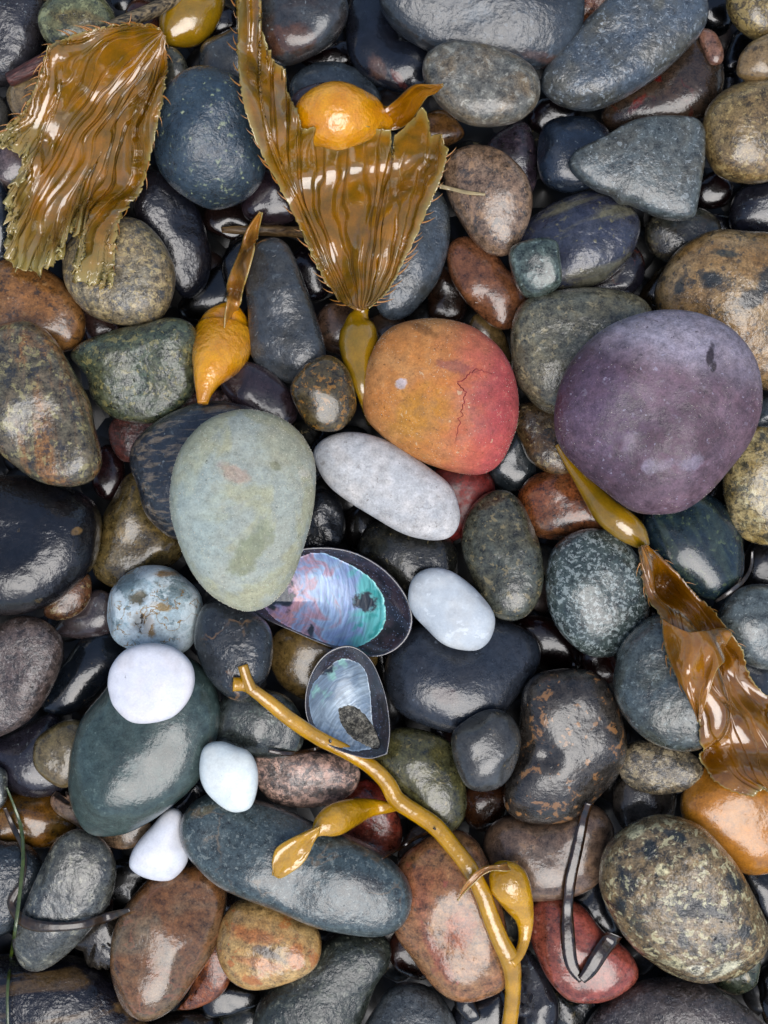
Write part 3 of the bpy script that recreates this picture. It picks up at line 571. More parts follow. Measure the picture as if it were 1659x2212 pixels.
S([(546,2235),(558,2170),(598,2118),(640,2078),(690,2038),(742,2013),(812,2013),(842,2040),(840,2082),(817,2122),(802,2162),(782,2212),(730,2290),(570,2300)], 2, 'big dark green-grey cobble at the bottom below the long blue stone', M('grey','#363c36','#30352f',ls=('#8a8c7a',.25,4),bump=.5), tilt=(.0,.0))
S([(1268,2235),(1308,2170),(1370,2123),(1440,2112),(1522,2123),(1592,2160),(1642,2202),(1680,2265),(1500,2330),(1280,2310)], 2, 'large mauve-grey cobble at the bottom right edge', M('grey','#3f3838','#49403c',ls=('#8a807c',.3,5),bump=.5))

# ---- upper stones
S([(333,305),(343,250),(362,205),(395,168),(440,152),(492,158),(535,182),(560,226),(574,290),(576,345),(561,395),(520,432),(465,446),(420,434),(375,407),(343,360)], 3, 'big round blue-grey ball stone with pale yellow flecks', M('slate','#2f3f4c','#36454f',ls=('#c4cf9c',.16,3.6),fine=.55,bump=.45,rough=.14,pit=.2), th=.8, p=2.1, fac=.2)
S([(1163,180),(1185,130),(1230,80),(1280,28),(1340,-25),(1420,-55),(1502,-32),(1530,10),(1522,62),(1480,112),(1420,162),(1350,207),(1280,234),(1220,232),(1180,212)], 3, 'long blue-grey rough stone slanting to the upper right', M('slate','#4c5864','#56564e',ls=('#a8b2b8',.3,5),ds=('#23272c',.3,4),bump=.7,pit=.4,rough=.2), p=2.6)
S([(820,0),(835,-65),(1000,-95),(1200,-85),(1258,-30),(1264,40),(1247,92),(1210,127),(1150,144),(1070,144),(980,130),(898,98),(848,60)], 4, 'biggest flat dark slate slab along the top edge', M('slate','#343c44','#2d3338',ls=('#5a6670',.2,3),fine=.4,rough=.22,bump=.25), p=3.2, th=.5, fac=.2)
S([(912,180),(924,145),(965,123),(1020,124),(1090,139),(1137,170),(1154,210),(1147,255),(1110,287),(1050,299),(998,292),(948,262),(918,220)], 3, 'pale grey oval with ochre stains beside the small kelp blade', M('grey','#6b6a62','#7a684c',ls=('#b9b6a6',.3,4),rough=.25,blotch=(.6,.15,.55)), p=2.6)
S([(1568,0),(1590,-55),(1660,-65),(1730,-20),(1720,60),(1660,87),(1618,81),(1583,50)], 3, 'tan stone with golden freckles at the top right corner', M('mottle','#66552e','#5a4c30',ls=('#b39a5c',.7,4.5),ds=('#332c1e',.2,5)))
S([(1586,150),(1595,120),(1630,90),(1690,73),(1740,110),(1730,160),(1670,184),(1620,183),(1591,170)], 3, 'smooth tan pebble under the golden freckled corner stone', M('brown','#75603f','#6a5638',pit=.1,rough=.2))
S([(1516,270),(1528,230),(1570,194),(1630,174),(1710,178),(1750,260),(1730,350),(1660,392),(1600,394),(1548,377),(1522,330)], 3, 'big tan wet oval at the right edge above the navy stone', M('mottle','#74603a','#6e5a3a',ls=('#b8a068',.35,4.5),ds=('#3a3222',.15,5),rough=.2))
S([(1229,357),(1231,342),(1246,325),(1300,298),(1360,264),(1420,248),(1490,247),(1514,256),(1526,276),(1526,300),(1522,350),(1510,420),(1503,458),(1492,470),(1460,474),(1418,465),(1368,440),(1340,437),(1320,422),(1288,412),(1253,388),(1237,372)], 4, 'flat triangular grey slate stone', M('grey','#525c5e','#565750',ls=('#aab2b2',.3,5),fine=.5,rough=.24,bump=.35), p=4.0, th=.35, fac=.15)
S([(958,370),(973,335),(1020,314),(1077,324),(1122,360),(1147,410),(1149,460),(1132,512),(1105,547),(1068,552),(1033,532),(998,482),(968,430)], 3, 'pinkish brown freckled stone right of the kelp fan', M('mottle','#6e5846','#7a6450',ls=('#b08a64',.3,2.6),ds=('#2f3030',.3,3),rough=.18))
S([(1101,560),(1102,540),(1114,528),(1150,516),(1186,518),(1204,529),(1209,560),(1214,597),(1208,619),(1182,637),(1150,643),(1127,633),(1111,600)], 3, 'small squarish green-grey pebble with a hollow painted as a dark spot', M('mottle','#4a5650','#414c46',ls=('#8fa09a',.2,4),ds=('#15201c',.3,3)), p=3, lump=.8, fac=.3)
S([(147,1660),(154,1610),(178,1550),(218,1500),(260,1449),(320,1418),(400,1423),(452,1465),(474,1520),(477,1570),(457,1642),(420,1692),(370,1742),(320,1777),(260,1800),(198,1797),(163,1750),(149,1700)], 3, 'big dark sea-green cobble carrying the round white stone', M('slate','#3a4a46','#455653',fine=.35,rough=.22,bump=.2,ls=('#76877e',.12,4)), p=2.4, tilt=(0,-.05))
S([(241,2040),(253,1985),(288,1930),(338,1888),(400,1873),(452,1883),(482,1920),(484,1980),(462,2052),(420,2122),(375,2172),(323,2197),(278,2182),(253,2130)], 3, 'glossy brown oval cobble with grey sheen below the white triangular stone', M('brown','#6a4526','#64543f',ds=('#2c211c',.1,4),pit=.15,rough=.13,vein=('#8a5a40',.6,.5),blotch=(.35,.15,.52)), p=2.6)
S([(392,1800),(404,1755),(440,1723),(490,1713),(550,1726),(620,1753),(700,1788),(780,1823),(842,1858),(877,1900),(887,1945),(872,1992),(830,2017),(770,2017),(700,2000),(620,1967),(538,1937),(458,1902),(408,1850)], 3, 'long slate-blue cobble with tan veins under the kelp bladder', M('grey','#4a5658','#414f52',ls=('#98a09a',.28,6),vein=('#8f7454',.3,.4),fine=.4,rough=.2), p=2.5, tilt=(0,-.06))
S([(468,2045),(477,1990),(510,1953),(560,1944),(620,1953),(672,1983),(696,2030),(687,2077),(650,2107),(600,2124),(540,2130),(498,2112),(476,2080)], 3, 'orange-beige glossy stone below the long slate-blue cobble', M('brown','#9a7440','#a88a58',ls=('#b0581e',.3,1.4),ds=('#4a3a28',.1,3),rough=.13,blotch=(.7,.2,.5),pit=.1), p=2.7)
S([(1338,1650),(1349,1620),(1380,1602),(1430,1604),(1482,1619),(1511,1645),(1514,1675),(1486,1702),(1430,1716),(1378,1707),(1345,1685)], 3, 'small beige-black granite pebble above the taupe pebble', M('granite','#6e6048','#5c5444',ls=('#b8a680',.6,5),ds=('#25282a',.6,4.5),rough=.35))
S([(1470,1760),(1474,1710),(1500,1668),(1550,1648),(1620,1653),(1710,1690),(1740,1780),(1720,1862),(1660,1888),(1608,1890),(1558,1857),(1498,1812)], 3, 'orange-tan pitted cobble under the tip of the broad kelp blade', M('brown','#b0701c','#a06a28',pit=.35,rough=.15,bump=.2,ds=('#4a2c1a',.1,5),grain=.15), p=2.5)
S([(1298,1900),(1313,1840),(1349,1795),(1400,1767),(1450,1761),(1512,1779),(1557,1825),(1602,1885),(1637,1950),(1659,2010),(1654,2062),(1620,2102),(1570,2127),(1508,2137),(1448,2117),(1388,2067),(1338,2012),(1303,1950)], 4, 'big khaki cobble spotted black and cream at the lower right', M('mottle','#7a6544','#6c5c42',ls=('#ddd4a4',.45,3.0),ds=('#12181a',.5,2.6),bump=.55,rough=.15,blotch=(.5,.12,.5)), p=2.5)

# ---------------------------------------------------------------- drape surface for weed lying on the stones
def drape(ndil=3, nblur=8): return blur(dilate(HM, ndil), nblur)
def place(x, y, D, off):
    z = 0.0
    for _ in range(3):
        X, Y = world_xy(x, y, z); z = float(samp(D, X, Y)) + off
    return X, Y, z

def kelp_mat(name, A, B, rough=.12, sss=.25, seed=0., spots=None, trans=.0, bump=.25):
    m = bpy.data.materials.new(name); m.use_nodes = True; t = m.node_tree
    b = t.nodes['Principled BSDF']; L = t.links.new
    tc = N(t, 'ShaderNodeTexCoord'); mp = N(t, 'ShaderNodeMapping'); mp.inputs['Location'].default_value = (seed, seed, 0); mp.inputs['Scale'].default_value = (100, 100, 100)
    L(tc.outputs['Object'], mp.inputs['Vector'])
    n1 = N(t, 'ShaderNodeTexNoise'); n1.inputs['Scale'].default_value = .9; n1.inputs['Detail'].default_value = 6; L(mp.outputs[0], n1.inputs['Vector'])
    r = N(t, 'ShaderNodeMapRange'); r.inputs[1].default_value = .36; r.inputs[2].default_value = .64; L(n1.outputs[0], r.inputs[0])
    mx = N(t, 'ShaderNodeMix', data_type='RGBA'); L(r.outputs[0], mx.inputs[0]); mx.inputs[6].default_value = lin(A); mx.inputs[7].default_value = lin(B)
    n3 = N(t, 'ShaderNodeTexNoise'); n3.inputs['Scale'].default_value = 9; n3.inputs['Detail'].default_value = 4; L(mp.outputs[0], n3.inputs['Vector'])
    r3 = N(t, 'ShaderNodeMapRange'); r3.inputs[1].default_value = .3; r3.inputs[2].default_value = .7; r3.inputs[3].default_value = .88; r3.inputs[4].default_value = 1.1; L(n3.outputs[0], r3.inputs[0])
    ml = N(t, 'ShaderNodeVectorMath', operation='SCALE'); L(mx.outputs[2], ml.inputs[0]); L(r3.outputs[0], ml.inputs['Scale'])
    at = N(t, 'ShaderNodeAttribute'); at.attribute_name = 'pale'        # bleached, thin margins of the blade
    mp2 = N(t, 'ShaderNodeMix', data_type='RGBA'); L(at.outputs['Fac'], mp2.inputs[0]); L(ml.outputs[0], mp2.inputs[6]); mp2.inputs[7].default_value = lin('#9c8c50')
    L(mp2.outputs[2], b.inputs['Base Color'])
    b.inputs['Roughness'].default_value = rough + .1; b.inputs['Coat Weight'].default_value = 1; b.inputs['Coat Roughness'].default_value = rough * .5; b.inputs['Coat IOR'].default_value = 1.6
    b.inputs['Subsurface Weight'].default_value = sss; b.inputs['Subsurface Radius'].default_value = (1, .65, .2); b.inputs['Subsurface Scale'].default_value = .003
    bp = N(t, 'ShaderNodeBump'); bp.inputs['Distance'].default_value = .0012; bp.inputs['Strength'].default_value = bump
    n2 = N(t, 'ShaderNodeTexNoise'); n2.inputs['Scale'].default_value = 3.5; n2.inputs['Detail'].default_value = 5; L(mp.outputs[0], n2.inputs['Vector'])
    L(n2.outputs[0], bp.inputs['Height']); L(bp.outputs[0], b.inputs['Normal']); L(bp.outputs[0], b.inputs['Coat Normal'])
    return m
K_BLADE = kelp_mat('kelp_blade', '#946208', '#6a4e0a', rough=.05, bump=.06, sss=.15, seed=3)
K_BLADE_OLIVE = kelp_mat('kelp_blade_olive', '#5e400c', '#4c3f12', seed=9)
K_BROWN = kelp_mat('kelp_blade_brown', '#6b4205', '#8f5c08', rough=.045, bump=.10, sss=.08, seed=19)
K_AMBER = kelp_mat('kelp_bulb_amber', '#e29c08', '#cc8206', rough=.12, sss=.2, seed=5, bump=.6)
K_OLIVE = kelp_mat('kelp_bulb_olive', '#96700a', '#7c600c', rough=.1, sss=.2, seed=6, bump=.15)
K_GOLD = kelp_mat('kelp_bulb_gold', '#c89208', '#a87a08', rough=.1, sss=.15, seed=16, bump=.5)
K_STIPE = kelp_mat('kelp_stipe', '#c08c04', '#a07404', rough=.12, sss=.1, seed=7, bump=.25)
K_FLAP = kelp_mat('kelp_flap', '#8a5604', '#9c6406', rough=.06, sss=.15, seed=12, bump=.15)
K_TAN = kelp_mat('kelp_blade_tan', '#b07a30', '#a06c28', rough=.25, sss=.4, seed=8)
K_SPINE = kelp_mat('kelp_spine', '#a86e1c', '#90580f', rough=.25, sss=.3, seed=1)

def sheet(name, parent, mat, Lc, Rc, Tc, Bc, nu=120, nv=90, off=.0012, ridge=.0011, rfreq=11, ulen=2.6, D=None, thick=.0006, seed=0, warp=.6,
          lift=None, pale=True, big=.0, jag=0.):
    """a thin blade spanned between its two margins; ridges run along it; it is draped on the height surface D"""
    Lc = resample(catmull(Lc, 6, False), nu); Rc = resample(catmull(Rc, 6, False), nu)
    Tc = resample(np.array(Tc, float), nv); Bc = resample(catmull(Bc, 4, False) if len(Bc) > 2 else np.array(Bc, float), nv)
    root = parent.location
    V = []; pal = []
    def ragged(C):
        return np.array([jag*np.array([mnoise.noise((q[0]*.11, q[1]*.11, 3)) + .7*mnoise.noise((q[0]*.3, q[1]*.3, 3)), mnoise.noise((q[0]*.11, q[1]*.11, 9)) + .7*mnoise.noise((q[0]*.3, q[1]*.3, 9))]) for q in C])
    jL, jR, jT = ragged(Lc), ragged(Rc), ragged(Tc)
    for i in range(nu):
        u = i/(nu-1)
        for j in range(nv):
            v = j/(nv-1)
            p = (1-v)*Lc[i] + v*Rc[i] + (1-u)*Bc[j] + u*Tc[j] - ((1-u)*(1-v)*Bc[0] + (1-u)*v*Bc[-1] + u*(1-v)*Tc[0] + u*v*Tc[-1])
            if jag: p = p + (1-v)**14*jL[i] + v**14*jR[i] + u**9*jT[j]*(3 if pale == 'tip' else 1.4)
            wv = v*rfreq + warp*mnoise.noise((u*3.1+seed, v*4, seed)) + .35*warp*mnoise.noise((u*9+seed, v*9, seed+4))
            nn = .85*math.sin(6.283*(.55*wv)) + 1.5*mnoise.noise((wv*1.3, u*ulen + seed*1.3, seed*.7)) + .5*mnoise.noise((wv*2.6, u*ulen*2.5 + seed, seed*.3+7))
            h = ridge*math.tanh(3.6*nn+1.3)*min(1, u*2+.25)
            h += big*mnoise.noise((u*2.2+seed, v*2.2, seed+11))
            if lift: h += lift(u, v)
            X, Y, Z = place(p[0], p[1], D, off + h + ridge)
            V.append((X-root[0], Y-root[1], Z-root[2]))
            e = min(v, 1-v)*45; e2 = (1-u)*(28 if pale != 'tip' else 5)
            pal.append(max(0, min(1, 1-min(e, e2)))*(.75 + .5*mnoise.noise((u*20, v*20, 1))) if pale else 0)
    F = [(i*nv+j, i*nv+j+1, (i+1)*nv+j+1, (i+1)*nv+j) for i in range(nu-1) for j in range(nv-1)]
    # face up
    a, b_, c = [Vector(V[k]) for k in F[len(F)//2][:3]]
    if (b_-a).cross(c-a).z < 0: F = [f[::-1] for f in F]
    o = link_mesh(name, V, F, mat, parent)
    at = o.data.attributes.new('pale', 'FLOAT', 'POINT'); at.data.foreach_set('value', pal)
    s = o.modifiers.new('thickness', 'SOLIDIFY'); s.thickness = thick; s.offset = -1
    A = np.array(V) + np.array(root)
    stamp(A[::2, 0], A[::2, 1], A[::2, 2])
    G = A.reshape(nu, nv, 3)
    return o, G

def tube(name, parent, mat, pts, D, off=0., seg=20, n=90, flat=1.0, caps=True, zs=None, lump=0., rigid=False):
    """pts: (x, y, radius) on the plan; z follows the drape surface"""
    c = resample(catmull([p[:3] for p in pts], 8, False), n)
    P = []; root = parent.location if parent else Vector((0, 0, 0))
    zl = []
    for k in range(n):
        r = max(c[k, 2], .3)*K
        zo = off if zs is None else off + float(np.interp(k/(n-1), np.linspace(0, 1, len(zs)), zs))
        X, Y, Z = place(c[k, 0], c[k, 1], D, r*flat*.9 + zo); P.append((X, Y)); zl.append(Z)
    zl = np.array(zl)
    for _ in range(n*2):
        zl[1:-1] = (zl[:-2] + zl[1:-1]*2 + zl[2:])/4
    if rigid:
        t_ = np.linspace(0, 1, n); A_ = np.polyfit(t_, zl, 1); ln_ = np.polyval(A_, t_); zl = ln_ + np.percentile(zl-ln_, 85)
    P = [Vector((*world_xy(c[k, 0], c[k, 1], float(zl[k])), float(zl[k]))) for k in range(n)]
    V = []; F = []
    for k in range(n):
        T = (P[min(k+1, n-1)] - P[max(k-1, 0)]).normalized()
        S_ = T.cross(Vector((0, 0, 1))).normalized(); U_ = S_.cross(T)
        r = max(c[k, 2], .3)*K*(1+lump*mnoise.noise((k*.18, 3, 1)))
        for s in range(seg):
            a = 2*math.pi*s/seg
            q = P[k] + S_*r*math.cos(a) + U_*r*flat*math.sin(a)
            V.append(q - root)
    for k in range(n-1):
        for s in range(seg):
            s2 = (s+1) % seg
            F.append((k*seg+s, k*seg+s2, (k+1)*seg+s2, (k+1)*seg+s))
    if caps:
        F.append(tuple(range(seg))[::-1]); F.append(tuple((n-1)*seg+s for s in range(seg)))
    o = link_mesh(name, V, F, mat, parent)
    bm = bmesh.new(); bm.from_mesh(o.data); bmesh.ops.recalc_face_normals(bm, faces=bm.faces); bm.to_mesh(o.data); bm.free()
    top = [(p.x, p.y, p.z + max(c[k, 2], .3)*K*flat) for k, p in enumerate(P)]
    A = np.array(top); stamp(A[:, 0], A[:, 1], A[:, 2], r=.004)
    return o, P

_spine = None
def spines(parent, line, out_sign, step=7, length=.0055, seed=0, rough_up=.35):
    """curved little teeth set along a blade margin; line: (n,3) world points"""
    global _spine
    if _spine is None:
        V = []; F = []; m = 7
        for k in range(m):
            t = k/(m-1); r = .075*(1-t)**.8 + .004
            cx, cy = t, .30*t*t
            for s in range(5):
                a = 2*math.pi*s/5; V.append((cx - .5*t*r*math.cos(a), cy + r*math.cos(a), r*math.sin(a)))
        for k in range(m-1):
            for s in range(5): F.append((k*5+s, k*5+(s+1) % 5, (k+1)*5+(s+1) % 5, (k+1)*5+s))
        me = bpy.data.meshes.new('spine'); me.from_pydata(V, [], F); me.materials.append(K_SPINE)
        me.polygons.foreach_set('use_smooth', [True]*len(me.polygons)); me.update(); _spine = me
    rs = random.Random(seed)
    k = 2
    while k < len(line)-2:
        T = (Vector(line[k+1]) - Vector(line[k-1]))
        if T.length > 1e-6:
            T.normalize(); Nn = Vector((T.y, -T.x, 0))*out_sign
            d = (Nn*rs.uniform(.5, .9) + T*rs.uniform(.5, 1.0) + Vector((0, 0, rs.uniform(0, .35)))).normalized()
            ln = length*rs.uniform(.5, 1.25)
            Z = Vector((0, 0, 1)); Yv = Z.cross(d).normalized()
            if Yv.dot(T) < 0: Yv = -Yv
            Zv = d.cross(Yv)
            from mathutils import Matrix
            mt = Matrix(((d.x*ln, Yv.x*ln, Zv.x*ln, line[k][0]-parent.location[0]), (d.y*ln, Yv.y*ln, Zv.y*ln, line[k][1]-parent.location[1]),
                         (d.z*ln, Yv.z*ln, Zv.z*ln, line[k][2]-parent.location[2]), (0, 0, 0, 1)))
            o = bpy.data.objects.new('spine', _spine); COL.objects.link(o); o.parent = parent
            o.matrix_basis = mt
        k += rs.randint(max(1, int(step*.6)), int(step*1.4))

def bark_mat(name, A, B, ang=25):
    m = bpy.data.materials.new(name); m.use_nodes = True; t = m.node_tree; b = t.nodes['Principled BSDF']
    tc = N(t, 'ShaderNodeTexCoord'); mp = N(t, 'ShaderNodeMapping', vector_type='TEXTURE'); mp.inputs['Rotation'].default_value = (0, 0, math.radians(ang)); mp.inputs['Scale'].default_value = (1/45, 1/650, 1/650)
    t.links.new(tc.outputs['Object'], mp.inputs[0]); n1 = N(t, 'ShaderNodeTexNoise'); n1.inputs['Scale'].default_value = 1; n1.inputs['Detail'].default_value = 5
    t.links.new(mp.outputs[0], n1.inputs['Vector']); r = N(t, 'ShaderNodeValToRGB'); r.color_ramp.elements[0].position = .38; r.color_ramp.elements[1].position = .66
    r.color_ramp.elements[0].color = lin(A); r.color_ramp.elements[1].color = lin(B)
    t.links.new(n1.outputs[0], r.inputs[0]); t.links.new(r.outputs[0], b.inputs['Base Color']); b.inputs['Roughness'].default_value = .4
    bp = N(t, 'ShaderNodeBump'); bp.inputs['Distance'].default_value = .001; t.links.new(n1.outputs[0], bp.inputs['Height']); t.links.new(bp.outputs[0], b.inputs['Normal'])
    return m

def root_at(name, x, y, D, **kw):
    X, Y, Z = place(x, y, D, 0.); return empty(name, (X, Y, Z), **kw)

# ---- driftwood
D0 = drape(2, 5)
r = root_at('driftwood_twig', 560, 500, D0, label='short brown twig poking out from behind the kelp fan', cat='twig')
tube('shaft', r, bark_mat('twig', '#3a2a18', '#6e5634', -2), [(480,496,7),(530,497,11),(590,498,13),(650,502,12),(700,505,8)], D0, off=.0, n=40, seg=12, lump=.2)

# ---- upper bulb with small blade (lies under the big fan)
D1 = drape(5, 22)
r = root_at('kelp_bladder', 740, 250, D1, label='plump orange kelp bulb with a small ragged blade pointing right', cat='kelp', group='kelp pieces on the cobbles')
tube('bladder', r, K_AMBER, [(610,300,4),(645,285,34),(690,258,64),(735,250,72),(785,252,54),(814,258,38),(834,254,27),(850,248,20)], D1, off=-.004, n=90, seg=40, flat=.85)
sheet('blade', r, K_FLAP, [(826,240),(850,222),(882,201),(920,187),(957,180)], [(822,272),(842,282),(872,274),(905,250),(933,218),(957,185)],
      [(957,180),(957,185)], [(826,240),(818,256),(822,272)], nu=50, nv=30, off=.010, ridge=.0006, rfreq=3, D=D1, seed=21, big=.004)
# ---- upper-left blade with bulb
D1 = drape(5, 22)
r = root_at('kelp_frond', 350, 80, D1, label='wide crinkled brown kelp blade at upper left with its bubbly amber bulb', cat='kelp', group='kelp pieces on the cobbles')
tube('bladder', r, K_OLIVE, [(338,80,8),(350,77,20),(364,70,38),(385,56,56),(408,38,61),(428,16,56),(446,-8,44),(458,-30,22)], D1, off=-.006, n=80, seg=36, flat=.8)
rd = root_at('driftwood_stick', 200, 90, drape(3, 10), label='dark driftwood stick lying across the upper left kelp blade\'s top edge', cat='driftwood')
tube('broken_stub', rd, bark_mat('driftwood', '#2a1815', '#5a3028'), [(20,172,16),(50,158,17),(100,130,17),(160,100,15),(200,80,14)], drape(3, 10), off=.002, n=60, seg=14, lump=.05, rigid=True)
tube('shaft', rd, bark_mat('weathered_driftwood', '#1c1a1a', '#8c7a5c'), [(195,82,14),(260,52,16),(330,22,16),(400,-15,15),(460,-45,14)], drape(2, 6), off=.001, n=60, seg=14, lump=.03, rigid=True)
D1 = drape(5, 22)
o, G = sheet('blade', r, K_BLADE, [(345,62),(300,55),(240,55),(185,66),(132,86),(102,105),(88,150),(76,190),(50,238),(22,265),(0,295)],
      [(356,80),(363,130),(358,200),(345,250),(330,310),(318,360),(305,410),(285,440),(262,470),(252,520),(250,570),(246,612)],
      [(0,295),(3,318),(30,328),(52,340),(48,380),(22,420),(14,450),(26,480),(18,520),(16,555),(30,575),(72,584),(105,578),(128,548),(148,505),(166,488),(172,540),(166,570),(168,606),(205,612),(246,612)],
      [(345,62),(352,70),(356,80)], nu=180, nv=280, pale='tip', jag=6, off=.0015, ridge=.0021, rfreq=21, ulen=4.2, warp=2.4, D=D1, seed=2, thick=.0007, big=.004)
spines(r, G[::2, 0], 1, step=3, seed=1, length=.007); spines(r, G[::2, -1], -1, step=6, seed=2, length=.006)
# ---- fan blade
D1 = drape(5, 22)
r = root_at('kelp_frond', 780, 690, D1, label='large fan-shaped ribbed kelp blade in the middle with olive bulb at its base', cat='kelp', group='kelp pieces on the cobbles')
tube('bladder', r, K_OLIVE, [(785,650,17),(780,672,16),(775,690,27),(775,715,40),(774,745,42),(773,775,34),(777,805,24),(782,840,15),(790,880,9),(800,915,7)], D1, off=.001, n=110, seg=30, flat=.85)
D1 = drape(5, 22)
o, G = sheet('blade', r, K_BLADE, [(766,664),(735,650),(712,622),(690,580),(665,530),(640,480),(612,420),(580,360),(552,300),(530,240),(518,180),(512,110),(510,50),(508,-30)],
      [(797,664),(828,640),(850,610),(870,570),(890,530),(908,490),(925,450),(942,410),(957,370),(968,325)],
      [(508,-30),(562,-30),(560,20),(562,60),(575,95),(592,135),(618,152),(616,175),(622,205),(640,235),(652,275),(664,288),(678,281),(692,300),(708,323),(745,318),(758,295),(790,289),(842,285),(848,330),(850,400),(860,405),(868,380),(850,330),(852,300),(880,282),(908,273),(925,290),(930,305),(948,300),(968,325)],
      [(766,664),(780,670),(797,664)], nu=190, nv=300, off=.0018, jag=3.5, ridge=.0021, rfreq=24, ulen=1.3, warp=.9, D=D1, seed=5, thick=.0007, big=.003)
spines(r, G[::2, 0], -1, step=4, seed=3, length=.0075); spines(r, G[::2, -1], 1, step=6, seed=4, length=.0075)
# ---- left orange bulb with upright blade
D1 = drape(5, 22)
r = root_at('kelp_bladder', 480, 740, D1, label='bright orange egg-shaped kelp bulb with a narrow tan blade sticking up', cat='kelp', group='kelp pieces on the cobbles')
tube('bladder', r, K_AMBER, [(438,872,11),(441,848,18),(448,820,30),(461,790,47),(476,758,62),(484,725,64),(490,695,54),(496,672,36),(500,656,14),(501,652,4)], D1, off=-.002, n=90, seg=40, flat=.9)
D1 = drape(1, 3)
sheet('blade', r, K_TAN, [(492,728),(486,690),(490,650),(489,620),(499,585),(515,545),(530,500),(545,475),(560,457)], [(504,728),(514,695),(518,660),(526,620),(538,580),(549,540),(558,500),(566,459)],
      [(560,458),(566,460)], [(490,725),(502,728)], nu=80, nv=14, off=.004, ridge=.0008, rfreq=2, ulen=10, D=D1, seed=31, big=.003, lift=lambda u, v: .006*math.sin(min(1, u*1.3)*1.4))

# ---- stem, bulb and twisted blade at the right
D1 = drape(5, 22)
r = root_at('kelp_frond', 1385, 1180, D1, label='glossy brown twisted kelp blade at the right with its stem running under the purple stone', cat='kelp', group='kelp pieces on the cobbles')
tube('bladder', r, K_OLIVE, [(1203,960,5),(1225,995,9),(1250,1030,14),(1280,1068,23),(1310,1105,30),(1345,1133,32),(1370,1153,28),(1386,1172,18),(1390,1182,12)], D1, off=.0, n=100, seg=28, flat=.85)
D1 = drape(3, 8)
o, G = sheet('blade', r, K_BROWN, [(1378,1182),(1384,1230),(1398,1290),(1425,1330),(1432,1380),(1448,1435),(1482,1500),(1510,1560),(1508,1620),(1532,1675),(1570,1705),(1625,1722)],
      [(1402,1180),(1440,1212),(1490,1268),(1540,1320),(1582,1372),(1606,1410),(1614,1450),(1642,1492),(1690,1532),(1720,1600),(1720,1700)],
      [(1625,1722),(1650,1700),(1680,1722),(1720,1700)], [(1378,1182),(1390,1178),(1402,1180)], nu=170, nv=120, off=.0018, jag=4, ridge=.0008, rfreq=8, ulen=1.8, warp=1.2, D=D1, seed=8, thick=.0007, big=.013,
      lift=lambda u, v: .006*math.sin(v*math.pi))
spines(r, G[5:90:2, 0], 1, step=5, seed=5, length=.006); spines(r, G[:90:2, -1], -1, step=8, seed=6, length=.005)
D1 = drape(2, 5)
sheet('folded_flap', r, K_FLAP, [(1428,1335),(1432,1385),(1450,1440),(1480,1500),(1508,1560)], [(1560,1355),(1582,1368),(1560,1410),(1540,1470),(1512,1560)],
      [(1508,1560),(1512,1560)], [(1428,1335),(1455,1352),(1490,1365),(1530,1358),(1560,1355)], nu=60, nv=44, off=.0025, ridge=.0006, rfreq=4, D=D1, seed=41, big=.009, lift=lambda u, v: .003*math.sin(v*math.pi))

